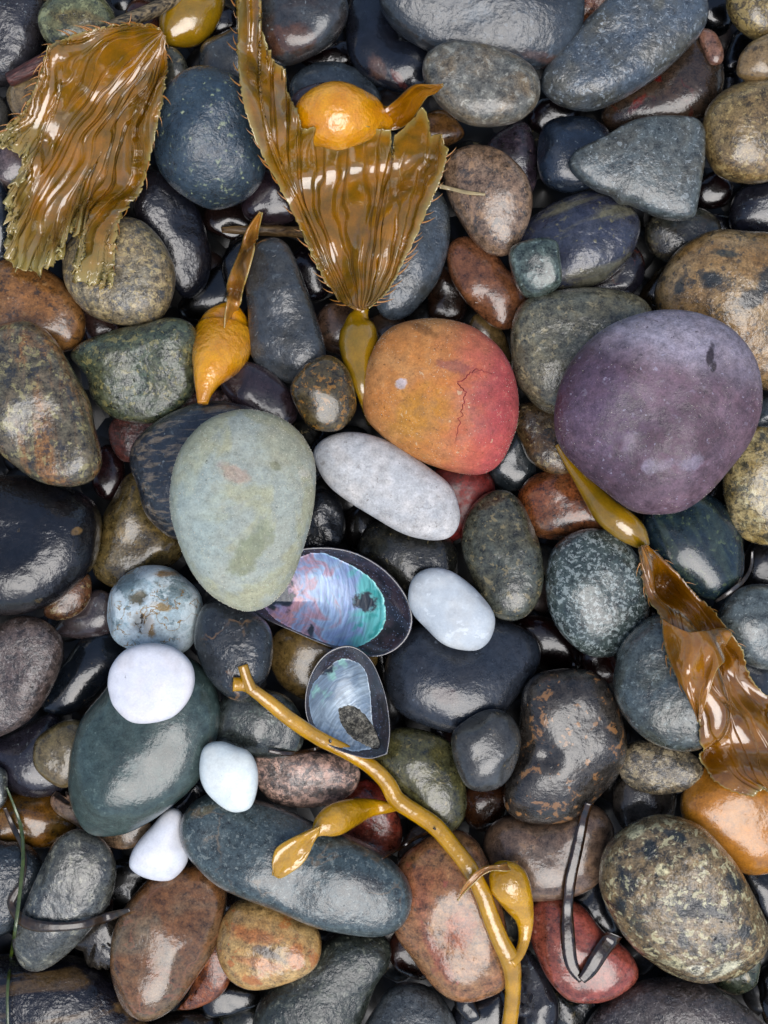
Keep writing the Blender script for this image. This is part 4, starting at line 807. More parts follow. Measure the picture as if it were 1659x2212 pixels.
# ---------------------------------------------------------------- mussel shells
def shell_mats(stops, flash, fl=(.44, .56)):
    m = bpy.data.materials.new('mussel_outer'); m.use_nodes = True; t = m.node_tree; b = t.nodes['Principled BSDF']
    tc = N(t, 'ShaderNodeTexCoord'); n1 = N(t, 'ShaderNodeTexNoise'); n1.inputs['Scale'].default_value = 160; n1.inputs['Detail'].default_value = 6
    t.links.new(tc.outputs['Object'], n1.inputs['Vector']); r = N(t, 'ShaderNodeValToRGB')
    r.color_ramp.elements[0].position = .4; r.color_ramp.elements[0].color = lin('#14161f'); r.color_ramp.elements[1].position = .72; r.color_ramp.elements[1].color = lin('#3a3038')
    wn_ = N(t, 'ShaderNodeTexVoronoi'); wn_.inputs['Scale'].default_value = 1900; t.links.new(tc.outputs['Object'], wn_.inputs['Vector'])
    ss = N(t, 'ShaderNodeSeparateColor'); t.links.new(wn_.outputs['Color'], ss.inputs[0])
    lt = N(t, 'ShaderNodeMath', operation='GREATER_THAN'); lt.inputs[1].default_value = .965; t.links.new(ss.outputs[0], lt.inputs[0])
    mx = N(t, 'ShaderNodeMix', data_type='RGBA'); t.links.new(lt.outputs[0], mx.inputs[0]); t.links.new(n1.outputs[0], r.inputs[0]); t.links.new(r.outputs[0], mx.inputs[6]); mx.inputs[7].default_value = lin('#5a647a')
    t.links.new(mx.outputs[2], b.inputs['Base Color']); b.inputs['Roughness'].default_value = .3; b.inputs['Coat Weight'].default_value = 1; b.inputs['Coat Roughness'].default_value = .06
    bp = N(t, 'ShaderNodeBump'); bp.inputs['Distance'].default_value = .001; bp.inputs['Strength'].default_value = .5; t.links.new(n1.outputs[0], bp.inputs['Height']); t.links.new(bp.outputs[0], b.inputs['Normal'])
    m2 = bpy.data.materials.new('mother_of_pearl'); m2.use_nodes = True; t = m2.node_tree; b = t.nodes['Principled BSDF']; L = t.links.new
    at = N(t, 'ShaderNodeAttribute'); at.attribute_name = 'ringpos'      # x: distance from the growth centre, y: along
    sx = N(t, 'ShaderNodeSeparateXYZ'); L(at.outputs['Vector'], sx.inputs[0])
    n0 = N(t, 'ShaderNodeTexNoise'); n0.inputs['Scale'].default_value = 75; n0.inputs['Detail'].default_value = 5; n0.inputs['Distortion'].default_value = .8; tc = N(t, 'ShaderNodeTexCoord'); L(tc.outputs['Object'], n0.inputs['Vector'])
    wv = N(t, 'ShaderNodeMath', operation='MULTIPLY_ADD'); L(n0.outputs[0], wv.inputs[0]); wv.inputs[1].default_value = .9; L(sx.outputs[0], wv.inputs[2])
    r = N(t, 'ShaderNodeValToRGB'); els = r.color_ramp.elements
    els[0].position, els[0].color = stops[0][0], lin(stops[0][1]); els[1].position, els[1].color = stops[-1][0], lin(stops[-1][1])
    for p_, c_ in stops[1:-1]: e = els.new(p_); e.color = lin(c_)
    dv = N(t, 'ShaderNodeMath', operation='MULTIPLY'); L(wv.outputs[0], dv.inputs[0]); dv.inputs[1].default_value = .78; L(dv.outputs[0], r.inputs[0])
    # teal/green flashes near the far rim
    n4 = N(t, 'ShaderNodeTexNoise'); n4.inputs['Scale'].default_value = 130; n4.inputs['Detail'].default_value = 3; L(tc.outputs['Object'], n4.inputs['Vector'])
    g1 = N(t, 'ShaderNodeMath', operation='MULTIPLY'); L(n4.outputs[0], g1.inputs[0]); L(sx.outputs[0], g1.inputs[1])
    g2 = N(t, 'ShaderNodeMapRange'); g2.inputs[1].default_value, g2.inputs[2].default_value = fl; g2.interpolation_type = 'SMOOTHSTEP'; L(g1.outputs[0], g2.inputs[0])
    mg = N(t, 'ShaderNodeMix', data_type='RGBA'); L(g2.outputs[0], mg.inputs[0]); L(r.outputs[0], mg.inputs[6]); mg.inputs[7].default_value = lin(flash)
    # dark worn patches
    mus = N(t, 'ShaderNodeMix', data_type='RGBA'); L(sx.outputs[2], mus.inputs[0]); L(mg.outputs[2], mus.inputs[6]); mus.inputs[7].default_value = lin('#1c2632')
    # growth lines
    wl = N(t, 'ShaderNodeTexWave'); wl.inputs['Scale'].default_value = 7; wl.inputs['Distortion'].default_value = 9.; wl.inputs['Detail'].default_value = 3; wl.inputs['Detail Scale'].default_value = 2
    L(at.outputs['Vector'], wl.inputs['Vector'])
    r2 = N(t, 'ShaderNodeMapRange'); r2.inputs[3].default_value = .86; r2.inputs[4].default_value = 1.04; L(wl.outputs[0], r2.inputs[0])
    ms_ = N(t, 'ShaderNodeVectorMath', operation='MULTIPLY'); L(at.outputs['Vector'], ms_.inputs[0]); ms_.inputs[1].default_value = (38, 9, 0)
    ns_ = N(t, 'ShaderNodeTexNoise'); ns_.inputs['Scale'].default_value = 1.; ns_.inputs['Detail'].default_value = 6; ns_.inputs['Roughness'].default_value = .65; ns_.inputs['Distortion'].default_value = .6; L(ms_.outputs[0], ns_.inputs['Vector'])
    rs_ = N(t, 'ShaderNodeMapRange'); rs_.inputs[1].default_value = .3; rs_.inputs[2].default_value = .7; rs_.inputs[3].default_value = .62; rs_.inputs[4].default_value = 1.3; L(ns_.outputs[0], rs_.inputs[0])
    pre = N(t, 'ShaderNodeVectorMath', operation='SCALE'); L(mus.outputs[2], pre.inputs[0]); L(rs_.outputs[0], pre.inputs['Scale'])
    sc_ = N(t, 'ShaderNodeVectorMath', operation='SCALE'); L(pre.outputs[0], sc_.inputs[0]); L(r2.outputs[0], sc_.inputs['Scale'])
    L(sc_.outputs[0], b.inputs['Base Color']); b.inputs['Metallic'].default_value = .1; b.inputs['Roughness'].default_value = .4
    b.inputs['Coat Weight'].default_value = .4; b.inputs['Coat Roughness'].default_value = .12
    bp = N(t, 'ShaderNodeBump'); bp.inputs['Distance'].default_value = .0004; bp.inputs['Strength'].default_value = .25; L(wl.outputs[0], bp.inputs['Height']); L(bp.outputs[0], b.inputs['Normal'])
    return m, m2
MUS, PEARL = shell_mats([(.15,'#7d8aa0'),(.40,'#7a8cb0'),(.50,'#957f9c'),(.58,'#b08488'),(.64,'#7c94b8'),(.72,'#a0808f'),(.80,'#8ba6c4'),(.90,'#7f93bc'),(1.0,'#5fb0b0')], '#3a9a98')
_m, PEARL2 = shell_mats([(.15,'#8fa0ae'),(.40,'#a9b6be'),(.52,'#7d90a2'),(.62,'#b4bfc6'),(.72,'#8497aa'),(.84,'#9fafbb'),(1.0,'#6d7f90')], '#7fa8a2', (.47, .6))
bpy.data.materials.remove(_m)
MUD = M('dry', '#3a3832', '#6a675e', grain=.9, wet=.2, ds=('#141414', .5, 7), ls=('#8c8878', .4, 8))

def mussel(label, outline, beak, depth, zoff, pearl, D, mud=None, dark=(), tilt=(0, 0), lining=None):
    cur = resample(catmull(outline + [outline[0]], 8, False), 121)[:-1]
    c = cur.mean(0)
    Z0 = 0.
    for _ in range(3):
        need = []
        for q in cur[::3]:
            for s in (.25, .5, .7, .85, .97):
                p = c + (q-c)*s; X, Y = world_xy(p[0], p[1], Z0); need.append(float(samp(HM, X, Y)) + depth*(1-s**2.6) + .0016 - tilt[0]*(X-world_xy(c[0], c[1], Z0)[0]) - tilt[1]*(Y-world_xy(c[0], c[1], Z0)[1]))
        Z0 = float(np.percentile(need, 97)) + zoff
    X0, Y0 = world_xy(c[0], c[1], Z0)
    root = empty('mussel_shell', (X0, Y0, Z0), label=label, cat='shell', group='empty mussel shells')
    def xyz(px, py, z): X, Y = world_xy(px, py, Z0+z); return X-X0, Y-Y0
    m = len(cur); rings = 26
    def dish(s): return -depth*(1 - s**2.6)
    V = []; F = []
    # inner face, then rim, then outer face
    prof = [(k/(rings-1), 0) for k in range(rings)] + [(1 + .012*math.sin(a), 1) for a in (math.pi/2,)] + [((rings-1-k)/(rings-1), 2) for k in range(rings)]
    for s, kind in prof:
        for q in cur:
            p = c + (q - c)*max(s, .002)
            z = dish(min(s, 1)) - (0 if kind == 0 else .0007 if kind == 1 else .0014)
            x, y = xyz(p[0], p[1], z); z += tilt[0]*x + tilt[1]*y
            V.append((x, y, z))
    nr = len(prof)
    for k in range(nr-1):
        for s in range(m):
            F.append((k*m+s, k*m+(s+1) % m, (k+1)*m+(s+1) % m, (k+1)*m+s))
    o = link_mesh('shell_body', V, F, MUS, root)
    bm = bmesh.new(); bm.from_mesh(o.data); bmesh.ops.recalc_face_normals(bm, faces=bm.faces); bm.to_mesh(o.data); bm.free()
    # nacre: a thin layer lining the dish within its own ragged outline
    pc = resample(catmull(pearl + [pearl[0]], 10, False), 241)[:-1]; pcc = pc.mean(0)
    bk = np.array(beak, float); far = max(np.linalg.norm(q-bk) for q in pc)
    V = []; F = []; ring = []; M2 = len(pc); R2 = 70
    # shell parameter s at a plan point, by ray from centre c
    an = np.arctan2(cur[:, 1]-c[1], cur[:, 0]-c[0]); rr = np.hypot(*(cur-c).T); oo = np.argsort(an)
    an_s = np.r_[an[oo][-1]-2*math.pi, an[oo], an[oo][0]+2*math.pi]; rr_s = np.r_[rr[oo][-1], rr[oo], rr[oo][0]]
    for k in range(R2):
        s = k/(R2-1)
        for i, q in enumerate(pc):
            e = 1 + .02*mnoise.noise((q[0]*.09, q[1]*.09, 0)) + .015*mnoise.noise((q[0]*.3, q[1]*.3, 5))
            p = pcc + (q-pcc)*max(s, .003)*e
            d = p - c; ss = min(1, math.hypot(*d)/np.interp(math.atan2(d[1], d[0]), an_s, rr_s))
            z = dish(ss) + .0005*(1 - max(0, (s-.97)/.03)) + .00012
            x, y = xyz(p[0], p[1], z); z += tilt[0]*x + tilt[1]*y
            V.append((x, y, z))
            dk = 0
            for (ax, ay, ar, br) in dark:
                w = math.hypot((p[0]-ax)/ar, (p[1]-ay)/br) + .55*mnoise.noise((p[0]*.06, p[1]*.06, 2)) + .25*mnoise.noise((p[0]*.2, p[1]*.2, 2))
                dk = max(dk, min(1, max(0, (1-w)*4)))
            ring.append((float(np.linalg.norm(p-bk)/far), float(math.atan2(p[1]-bk[1], p[0]-bk[0])*.3), dk))
    for k in range(R2-1):
        for s in range(M2): F.append((k*M2+s, (k+1)*M2+s, (k+1)*M2+(s+1) % M2, k*M2+(s+1) % M2))
    o2 = link_mesh('nacre', V, F, lining or PEARL, root)
    a0, b0, c0 = [Vector(V[i]) for i in F[len(F)//2][:3]]
    if (b0-a0).cross(c0-a0).z < 0: o2.data.flip_normals()
    at = o2.data.attributes.new('ringpos', 'FLOAT_VECTOR', 'POINT'); at.data.foreach_set('vector', [v for r_ in ring for v in r_])
    if mud:
        mc = resample(catmull(mud + [mud[0]], 8, False), 61)[:-1]; mcc = mc.mean(0); V = []; F = []
        for k in range(16):
            s = k/15
            for q in mc:
                p = mcc + (q-mcc)*max(s, .003)*(1+.06*mnoise.noise((q[0]*.1, q[1]*.1, 1)))
                d = p-c; ss = min(1, math.hypot(*d)/np.interp(math.atan2(d[1], d[0]), an_s, rr_s))
                z = dish(ss) + .0004 + .0022*(1-s**3) + .0005*mnoise.noise((p[0]*.15, p[1]*.15, 3)); x, y = xyz(p[0], p[1], z); z += tilt[0]*x + tilt[1]*y
                V.append((x, y, z))
        n_ = len(mc)
        for k in range(15):
            for s in range(n_): F.append((k*n_+s, (k+1)*n_+s, (k+1)*n_+(s+1) % n_, k*n_+(s+1) % n_))
        o3 = link_mesh('sand_patch', V, F, MUD, root)
        a0, b0, c0 = [Vector(V[i]) for i in F[len(F)//2][:3]]
        if (b0-a0).cross(c0-a0).z < 0: o3.data.flip_normals()
    for q in cur[::2]:
        x, y = xyz(q[0], q[1], 0); stamp([X0+x], [Y0+y], [Z0+tilt[0]*x+tilt[1]*y], r=.003)
    x, y = xyz(c[0], c[1], 0)
    return root

D1 = drape(4, 10)
mussel('large dark-rimmed mussel shell with iridescent lining half under the pale green egg',
       [(515,1300),(560,1240),(620,1195),(680,1183),(745,1188),(800,1210),(845,1245),(878,1290),(890,1335),(880,1375),(850,1405),(810,1418),(760,1412),(700,1392),(630,1362),(570,1335)],
       (540,1290), .014, .0,
       [(560,1300),(600,1240),(640,1207),(690,1194),(740,1212),(790,1240),(818,1270),(832,1310),(830,1350),(805,1380),(765,1398),(712,1391),(658,1370),(598,1340)], D1,
       dark=[(595,1285,50,34),(788,1300,28,22),(672,1365,8,16)])
D1 = drape(2, 4)
# ---- long stipe at the bottom
r = root_at('kelp_stipe', 860, 1740, D1, label='long branching amber kelp stipe winding to the bottom edge with two bulbs', cat='kelp', group='kelp pieces on the cobbles')
D1 = drape(5, 22)
tube('stipe', r, K_STIPE, [(503,1478,15),(530,1480,14),(555,1497,13),(585,1520,15),(630,1556,16),(690,1595,16),(750,1625,16),(800,1655,17),(835,1690,18),(858,1728,19),(900,1757,19),(940,1785,19),(975,1825,18),(1010,1870,18),(1040,1925,18),(1060,1980,18),(1080,2030,19),(1102,2075,21),(1108,2120,18),(1106,2170,17),(1098,2230,17)], D1, off=.0, n=260, seg=20, flat=.8, lump=.04)
tube('side_branch', r, K_STIPE, [(543,1490,13),(533,1465,11),(524,1437,11)], D1, off=.002, n=20, seg=14)
tube('bladder', r, K_GOLD, [(862,1740,10),(840,1744,12),(800,1745,20),(760,1756,30),(725,1770,34),(700,1783,26),(685,1795,14),(678,1803,9)], D1, off=.002, n=70, seg=26, flat=.8)
D2 = drape(2, 6)
sheet('small_blade', r, K_STIPE, [(690,1782),(660,1795),(625,1812),(600,1828),(590,1845),(587,1865),(590,1892)], [(690,1802),(678,1822),(665,1850),(650,1870),(625,1888),(605,1898),(590,1892)],
      [(590,1892),(590,1892)], [(690,1782),(692,1792),(690,1802)], nu=46, nv=24, off=.004, ridge=.0004, rfreq=2, D=D2, seed=51, big=.002, lift=lambda u, v: .003*math.cos(v*math.pi))
tube('bladder', r, K_GOLD, [(1105,2082,11),(1122,2060,11),(1133,2025,13),(1133,1985,20),(1118,1945,34),(1098,1905,42),(1080,1880,30),(1070,1868,10)], D1, off=.003, n=80, seg=28, flat=.8)
sheet('torn_collar', r, K_TAN, [(1120,1858),(1090,1855),(1060,1860),(1030,1880),(1000,1915),(988,1945)], [(1115,1870),(1092,1880),(1062,1880),(1035,1897),(1005,1925),(989,1946)],
      [(988,1945),(989,1946)], [(1120,1858),(1115,1870)], nu=50, nv=10, off=.004, ridge=.0006, rfreq=2, D=drape(2, 6), seed=61)
D1 = drape(2, 4)
mussel('smaller upright mussel shell with a grey sand patch leaning on the kelp stipe',
       [(836,1628),(842,1580),(836,1520),(822,1470),(800,1425),(770,1400),(740,1396),(705,1412),(678,1445),(662,1490),(661,1540),(678,1580),(715,1612),(760,1630),(800,1638)],
       (835,1630), .016, .0,
       [(818,1612),(805,1560),(800,1500),(790,1452),(768,1428),(735,1424),(705,1445),(675,1480),(668,1520),(681,1568),(716,1603),(765,1623)], D1,
       mud=[(728,1530),(760,1522),(795,1550),(815,1590),(818,1615),(790,1612),(755,1590),(735,1560)], dark=[(705,1440,22,18)], lining=PEARL2)

# ---------------------------------------------------------------- stones lying on top of everything
def sand(o, n, zmin=-.2, seed=0, size=.00022, rim=.5):
    rs = np.random.RandomState(seed); me = o.data
    co = np.empty(len(me.vertices)*3); me.vertices.foreach_get('co', co); co = co.reshape(-1, 3)
    F = np.array([p.vertices[:] for p in me.polygons]); tri = co[F]; cen = tri.mean(1)
    nrm = np.cross(tri[:, 1]-tri[:, 0], tri[:, 2]-tri[:, 0]); ar = np.linalg.norm(nrm, axis=1); nz = nrm[:, 2]/np.maximum(ar, 1e-12)
    cl = np.array([.5+.5*mnoise.noise((c_[0]*90, c_[1]*90, c_[2]*90+seed)) for c_ in cen])
    w = ar*(nz > zmin)*(cl**3)*(1-rim + rim*np.clip(1.25-nz, 0, 1)*1.6)
    idx = rs.choice(len(F), n, p=w/w.sum())
    a = rs.rand(n, 1); b = rs.rand(n, 1); sw = (a+b) > 1; a = np.where(sw, 1-a, a); b = np.where(sw, 1-b, b)
    T = tri[idx]; P = T[:, 0] + a*(T[:, 1]-T[:, 0]) + b*(T[:, 2]-T[:, 0])
    OV = np.array([(1,0,0),(-1,0,0),(0,1,0),(0,-1,0),(0,0,1),(0,0,-1)]); OF = [(0,2,4),(2,1,4),(1,3,4),(3,0,4),(2,0,5),(1,2,5),(3,1,5),(0,3,5)]
    V = []; Fc = []
    for k in range(n):
        s = size*rs.uniform(.5, 1.5); q = OV*s*rs.uniform(.6, 1.2, 3); th_ = rs.rand()*6.28
        c_, s_ = math.cos(th_), math.sin(th_); q = np.stack([q[:, 0]*c_-q[:, 1]*s_, q[:, 0]*s_+q[:, 1]*c_, q[:, 2]], 1) + P[k]
        V.extend(q.tolist()); Fc.extend([(f[0]+k*6, f[1]+k*6, f[2]+k*6) for f in OF])
    g = link_mesh('sand_grains', V, Fc, SANDM, o, smooth=False); g['kind'] = 'stuff'
SANDM = bpy.data.materials.new('sand_grain'); SANDM.use_nodes = True
_b = SANDM.node_tree.nodes['Principled BSDF']; _b.inputs['Base Color'].default_value = lin('#cfc8b4'); _b.inputs['Roughness'].default_value = .25

def recolour(m, fn):
    """insert extra colouring between a stone's colours and its surface: fn(tree, coords) returns a list of (mask, hex)"""
    t = m.node_tree; gn = [n for n in t.nodes if n.type == 'GROUP'][0]
    tc = N(t, 'ShaderNodeTexCoord'); sp = N(t, 'ShaderNodeSeparateXYZ'); t.links.new(tc.outputs['Object'], sp.inputs[0])
    return t, gn, tc, sp

# white stones
WH = dict(rough=.5, bump=.05, fine=.2, grain=.045, wet=.3)
white_oval = S([(676,985),(689,955),(725,936),(775,934),(832,951),(882,979),(932,1014),(972,1049),(991,1095),(991,1130),(971,1159),(930,1166),(873,1153),(808,1119),(748,1081),(703,1041)], 4,
  'long whitish grey oval stone between the pale green and red stones', M('dry','#c4c3c2','#aeb0b2',ds=('#77716a',.15,6),bump=.14,fine=.8,grain=.14,rough=.6,blotch=(.8,.3,.5)), hi=True, p=2.3, fac=.2, tilt=(0,.03), lump=.5)
S([(881,1290),(891,1250),(925,1228),(967,1231),(1012,1259),(1047,1295),(1068,1335),(1061,1377),(1035,1402),(998,1404),(958,1391),(918,1356),(891,1325)], 4,
  'smooth bluish white oval on the navy cobble', M('dry','#ccd2d4','#b4bcc2',ls=('#dfe4e6',.3,2),**{**WH,'wet':.5,'rough':.35,'bump':.1}), hi=True, fac=.3, lump=.5)
marble = S([(229,1310),(237,1275),(270,1239),(310,1221),(357,1224),(402,1250),(432,1290),(435,1340),(421,1387),(395,1412),(348,1422),(298,1407),(253,1387),(233,1350)], 4,
  'blue and white marbled pebble with a brown cavity', M('dry','#aebfc4','#86a0a8',vein=('#8a6a30',1.,1.1),ls=('#dbe4e6',.7,1.3),ds=('#3f5c62',.22,2.),rough=.3,wet=.6,bump=.5,blotch=(1.1,.12,.62)), th=.7, dents=[(300,1345,15,26),(305,1290,12,14),(312,1325,12,10)])
S([(234,1470),(244,1435),(275,1401),(325,1389),(377,1399),(412,1430),(421,1470),(409,1511),(375,1547),(330,1561),(283,1557),(248,1526),(236,1495)], 4,
  'round flat white quartz stone on the dark sea-green cobble', M('dry','#dcdce2','#d2d3da',**WH), hi=True, p=2.8, th=.45, fac=.15, lump=.4)
S([(432,1640),(444,1610),(475,1600),(510,1611),(537,1622),(555,1650),(558,1690),(546,1737),(520,1751),(488,1744),(453,1716),(434,1680)], 4,
  'small milky white heart-topped stone left of the pink granite', M('dry','#dfe7e6','#d6dfde',**{**WH,'wet':.6,'rough':.25,'bump':.05}), hi=True, p=2.4, fac=.2, lump=.4)
S([(281,1857),(293,1825),(328,1785),(353,1755),(375,1746),(393,1759),(396,1800),(407,1835),(402,1867),(376,1897),(350,1903),(313,1895),(286,1877)], 4,
  'smooth white triangular stone above the glossy brown oval', M('dry','#dadce2','#d0d3da',**{**WH,'wet':.5,'rough':.25,'bump':.04}), hi=True, p=2.3, fac=.2, lump=.4)
# red and ochre stone
mred = M('dry','#bc8650','#b4743c',ds=('#5a3a22',.12,6),ls=('#c9b08c',.08,4),rough=.5,wet=.12,pit=.25,grain=.14,bump=.3)
red = S([(779,850),(788,800),(815,739),(850,707),(910,693),(967,694),(1022,709),(1072,745),(1102,790),(1117,840),(1119,900),(1107,950),(1082,1002),(1042,1027),(985,1024),(928,1006),(868,976),(818,936),(788,900)], 4,
  'large round red and ochre stone with a crack', mred, hi=True, p=2.5, fac=.25, th=.6, tilt=(0,.04), lump=.6)
def set_gradient(m, A2, B2, axis, lo, hi, nsc=60, namt=.012):
    t = m.node_tree; gn = [n for n in t.nodes if n.type == 'GROUP'][0]; L = t.links.new
    tc = N(t, 'ShaderNodeTexCoord'); dp = N(t, 'ShaderNodeVectorMath', operation='DOT_PRODUCT'); L(tc.outputs['Object'], dp.inputs[0]); dp.inputs[1].default_value = axis
    n = N(t, 'ShaderNodeTexNoise'); n.inputs['Scale'].default_value = nsc; n.inputs['Detail'].default_value = 6; L(tc.outputs['Object'], n.inputs['Vector'])
    ma = N(t, 'ShaderNodeMath', operation='MULTIPLY_ADD'); L(n.outputs[0], ma.inputs[0]); ma.inputs[1].default_value = namt*2; L(dp.outputs['Value'], ma.inputs[2])
    mr = N(t, 'ShaderNodeMapRange', interpolation_type='SMOOTHSTEP'); L(ma.outputs[0], mr.inputs[0]); mr.inputs[1].default_value = lo+namt; mr.inputs[2].default_value = hi+namt
    for nm, c2 in (('A', A2), ('B', B2)):
        mx = N(t, 'ShaderNodeMix', data_type='RGBA'); L(mr.outputs[0], mx.inputs[0]); mx.inputs[6].default_value = tuple(gn.inputs[nm].default_value); mx.inputs[7].default_value = lin(c2)
        L(mx.outputs[2], gn.inputs[nm])
set_gradient(mred, '#b4504a', '#a84c4e', (.97, -.1, 0), -.012, .034)
# raised scar with a recessed crack on the red stone (geometry)
def crack(parent, pts, mat, w=.0005):
    """a chipped step running over the stone: short ragged ridge lying on its surface"""
    from mathutils.bvhtree import BVHTree
    me = parent.data; bv = BVHTree.FromPolygons([v.co[:] for v in me.vertices], [p.vertices[:] for p in me.polygons])
    c = resample(catmull(pts, 8, False), 70); V = []; F = []; zt = parent.location.z + .02
    for k, q in enumerate(c):
        X, Y = world_xy(q[0], q[1], zt); 
        d = c[min(k+1, 69)] - c[max(k-1, 0)]; nx, ny = -d[1], d[0]; l = math.hypot(nx, ny); nx /= l; ny = -ny/l
        ww = w*(1-abs(k/69*2-1)**4)*(1+.6*mnoise.noise((k*.4, 0, 0)))
        j = .0016*mnoise.noise((k*.35, 5, 0)) + .0008*mnoise.noise((k*1.1, 5, 0))
        for s, hgt in ((-1, -.0002), (-.2, .00035), (.25, .0001), (1, -.0003)):
            x = X + nx*(ww*s+j) - parent.location.x; y = Y + ny*(ww*s+j) - parent.location.y
            hit = bv.ray_cast(Vector((x, y, 1)), Vector((0, 0, -1)))
            z = hit[0].z if hit[0] else 0
            V.append((x, y, z + hgt))
    for k in range(69):
        for s in range(3): F.append((k*4+s, k*4+s+1, (k+1)*4+s+1, (k+1)*4+s))
    o = link_mesh('crack', V, F, mat, parent)
    if o.data.polygons[30].normal.z < 0: o.data.flip_normals()
crack(red, [(1067,812),(1040,800),(1015,806),(1000,822),(990,832),(1003,848),(1000,870),(997,890),(990,920),(983,958)], M('dry','#6e2a2e','#843436',rough=.6,wet=0,grain=.4))
sand(red, 1200, seed=3, size=.00017)
# purple stone
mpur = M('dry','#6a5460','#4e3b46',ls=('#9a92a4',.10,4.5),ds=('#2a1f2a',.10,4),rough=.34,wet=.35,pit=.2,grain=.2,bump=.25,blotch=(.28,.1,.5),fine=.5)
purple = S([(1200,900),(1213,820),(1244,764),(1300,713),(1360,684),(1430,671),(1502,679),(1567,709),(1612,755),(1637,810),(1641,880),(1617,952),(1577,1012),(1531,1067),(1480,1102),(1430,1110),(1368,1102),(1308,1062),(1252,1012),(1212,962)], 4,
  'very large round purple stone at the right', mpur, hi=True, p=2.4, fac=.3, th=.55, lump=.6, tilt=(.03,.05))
set_gradient(mpur, '#8f8894', '#7f7682', (.25, .97, 0), .010, .036, namt=.010)  # paler top: the sky's reflection painted into the stone's colour
sand(purple, 800, seed=5, rim=.2, size=.00016)
# pale green egg
mgr = M('dry','#a2a38a','#9ea49a',ds=('#6f7666',.10,7),ls=('#b9bda6',.12,3.5),rough=.55,wet=.08,pit=.25,grain=.12,bump=.25,blotch=(.3,.06,.5),fine=.5)
green = S([(368,1060),(378,1000),(404,949),(450,904),(510,883),(562,885),(612,904),(652,940),(677,990),(679,1050),(670,1122),(652,1192),(627,1257),(590,1302),(545,1322),(498,1312),(448,1277),(408,1222),(383,1162),(370,1110)], 4,
  'large pale green egg-shaped sandy stone', mgr, hi=True, p=2.3, fac=.2, th=.62, lump=.5)
sand(green, 2600, seed=7, rim=.85)
# inclusions on the green stone

# ---------------------------------------------------------------- mineral and other colour patches of single stones, one hollow's painted shade included
def find(s):
    for o in bpy.data.objects:
        if s in o.get('label', ''): return o
    raise KeyError(s)
def patch(o, px, py, rx, ry, rot, hexc, amt=.9, soft=.35, ragged=.7):
    m = o.data.materials[0]; t = m.node_tree; gn = [n for n in t.nodes if n.type == 'GROUP'][0]; L = t.links.new
    X, Y = world_xy(px, py, o.location.z + .012); cx, cy = X - o.location.x, Y - o.location.y
    tc = N(t, 'ShaderNodeTexCoord'); mp = N(t, 'ShaderNodeMapping', vector_type='TEXTURE')
    mp.inputs['Location'].default_value = (cx, cy, 0); mp.inputs['Rotation'].default_value = (0, 0, math.radians(rot)); mp.inputs['Scale'].default_value = (rx*K, ry*K, 10)
    L(tc.outputs['Object'], mp.inputs[0]); ln = N(t, 'ShaderNodeVectorMath', operation='LENGTH'); L(mp.outputs[0], ln.inputs[0])
    n = N(t, 'ShaderNodeTexNoise'); n.inputs['Scale'].default_value = 170; n.inputs['Detail'].default_value = 6; n.inputs['Roughness'].default_value = .65; L(tc.outputs['Object'], n.inputs['Vector'])
    a = N(t, 'ShaderNodeMath', operation='MULTIPLY_ADD'); L(n.outputs[0], a.inputs[0]); a.inputs[1].default_value = ragged*3; L(ln.outputs['Value'], a.inputs[2])
    mr = N(t, 'ShaderNodeMapRange', interpolation_type='SMOOTHSTEP'); L(a.outputs[0], mr.inputs[0]); c_ = 1 + ragged*1.5
    mr.inputs[1].default_value = c_ - soft; mr.inputs[2].default_value = c_ + soft; mr.inputs[3].default_value = amt; mr.inputs[4].default_value = 0
    kk = .78 if gn.inputs['Wet'].default_value > .6 else .95
    for nm in 'AB':
        mx = N(t, 'ShaderNodeMix', data_type='RGBA'); L(mr.outputs[0], mx.inputs[0])
        s = gn.inputs[nm]
        if s.is_linked: L(s.links[0].from_socket, mx.inputs[6])
        else: mx.inputs[6].default_value = tuple(s.default_value)
        mx.inputs[7].default_value = lin(hexc, kk); L(mx.outputs[2], s)
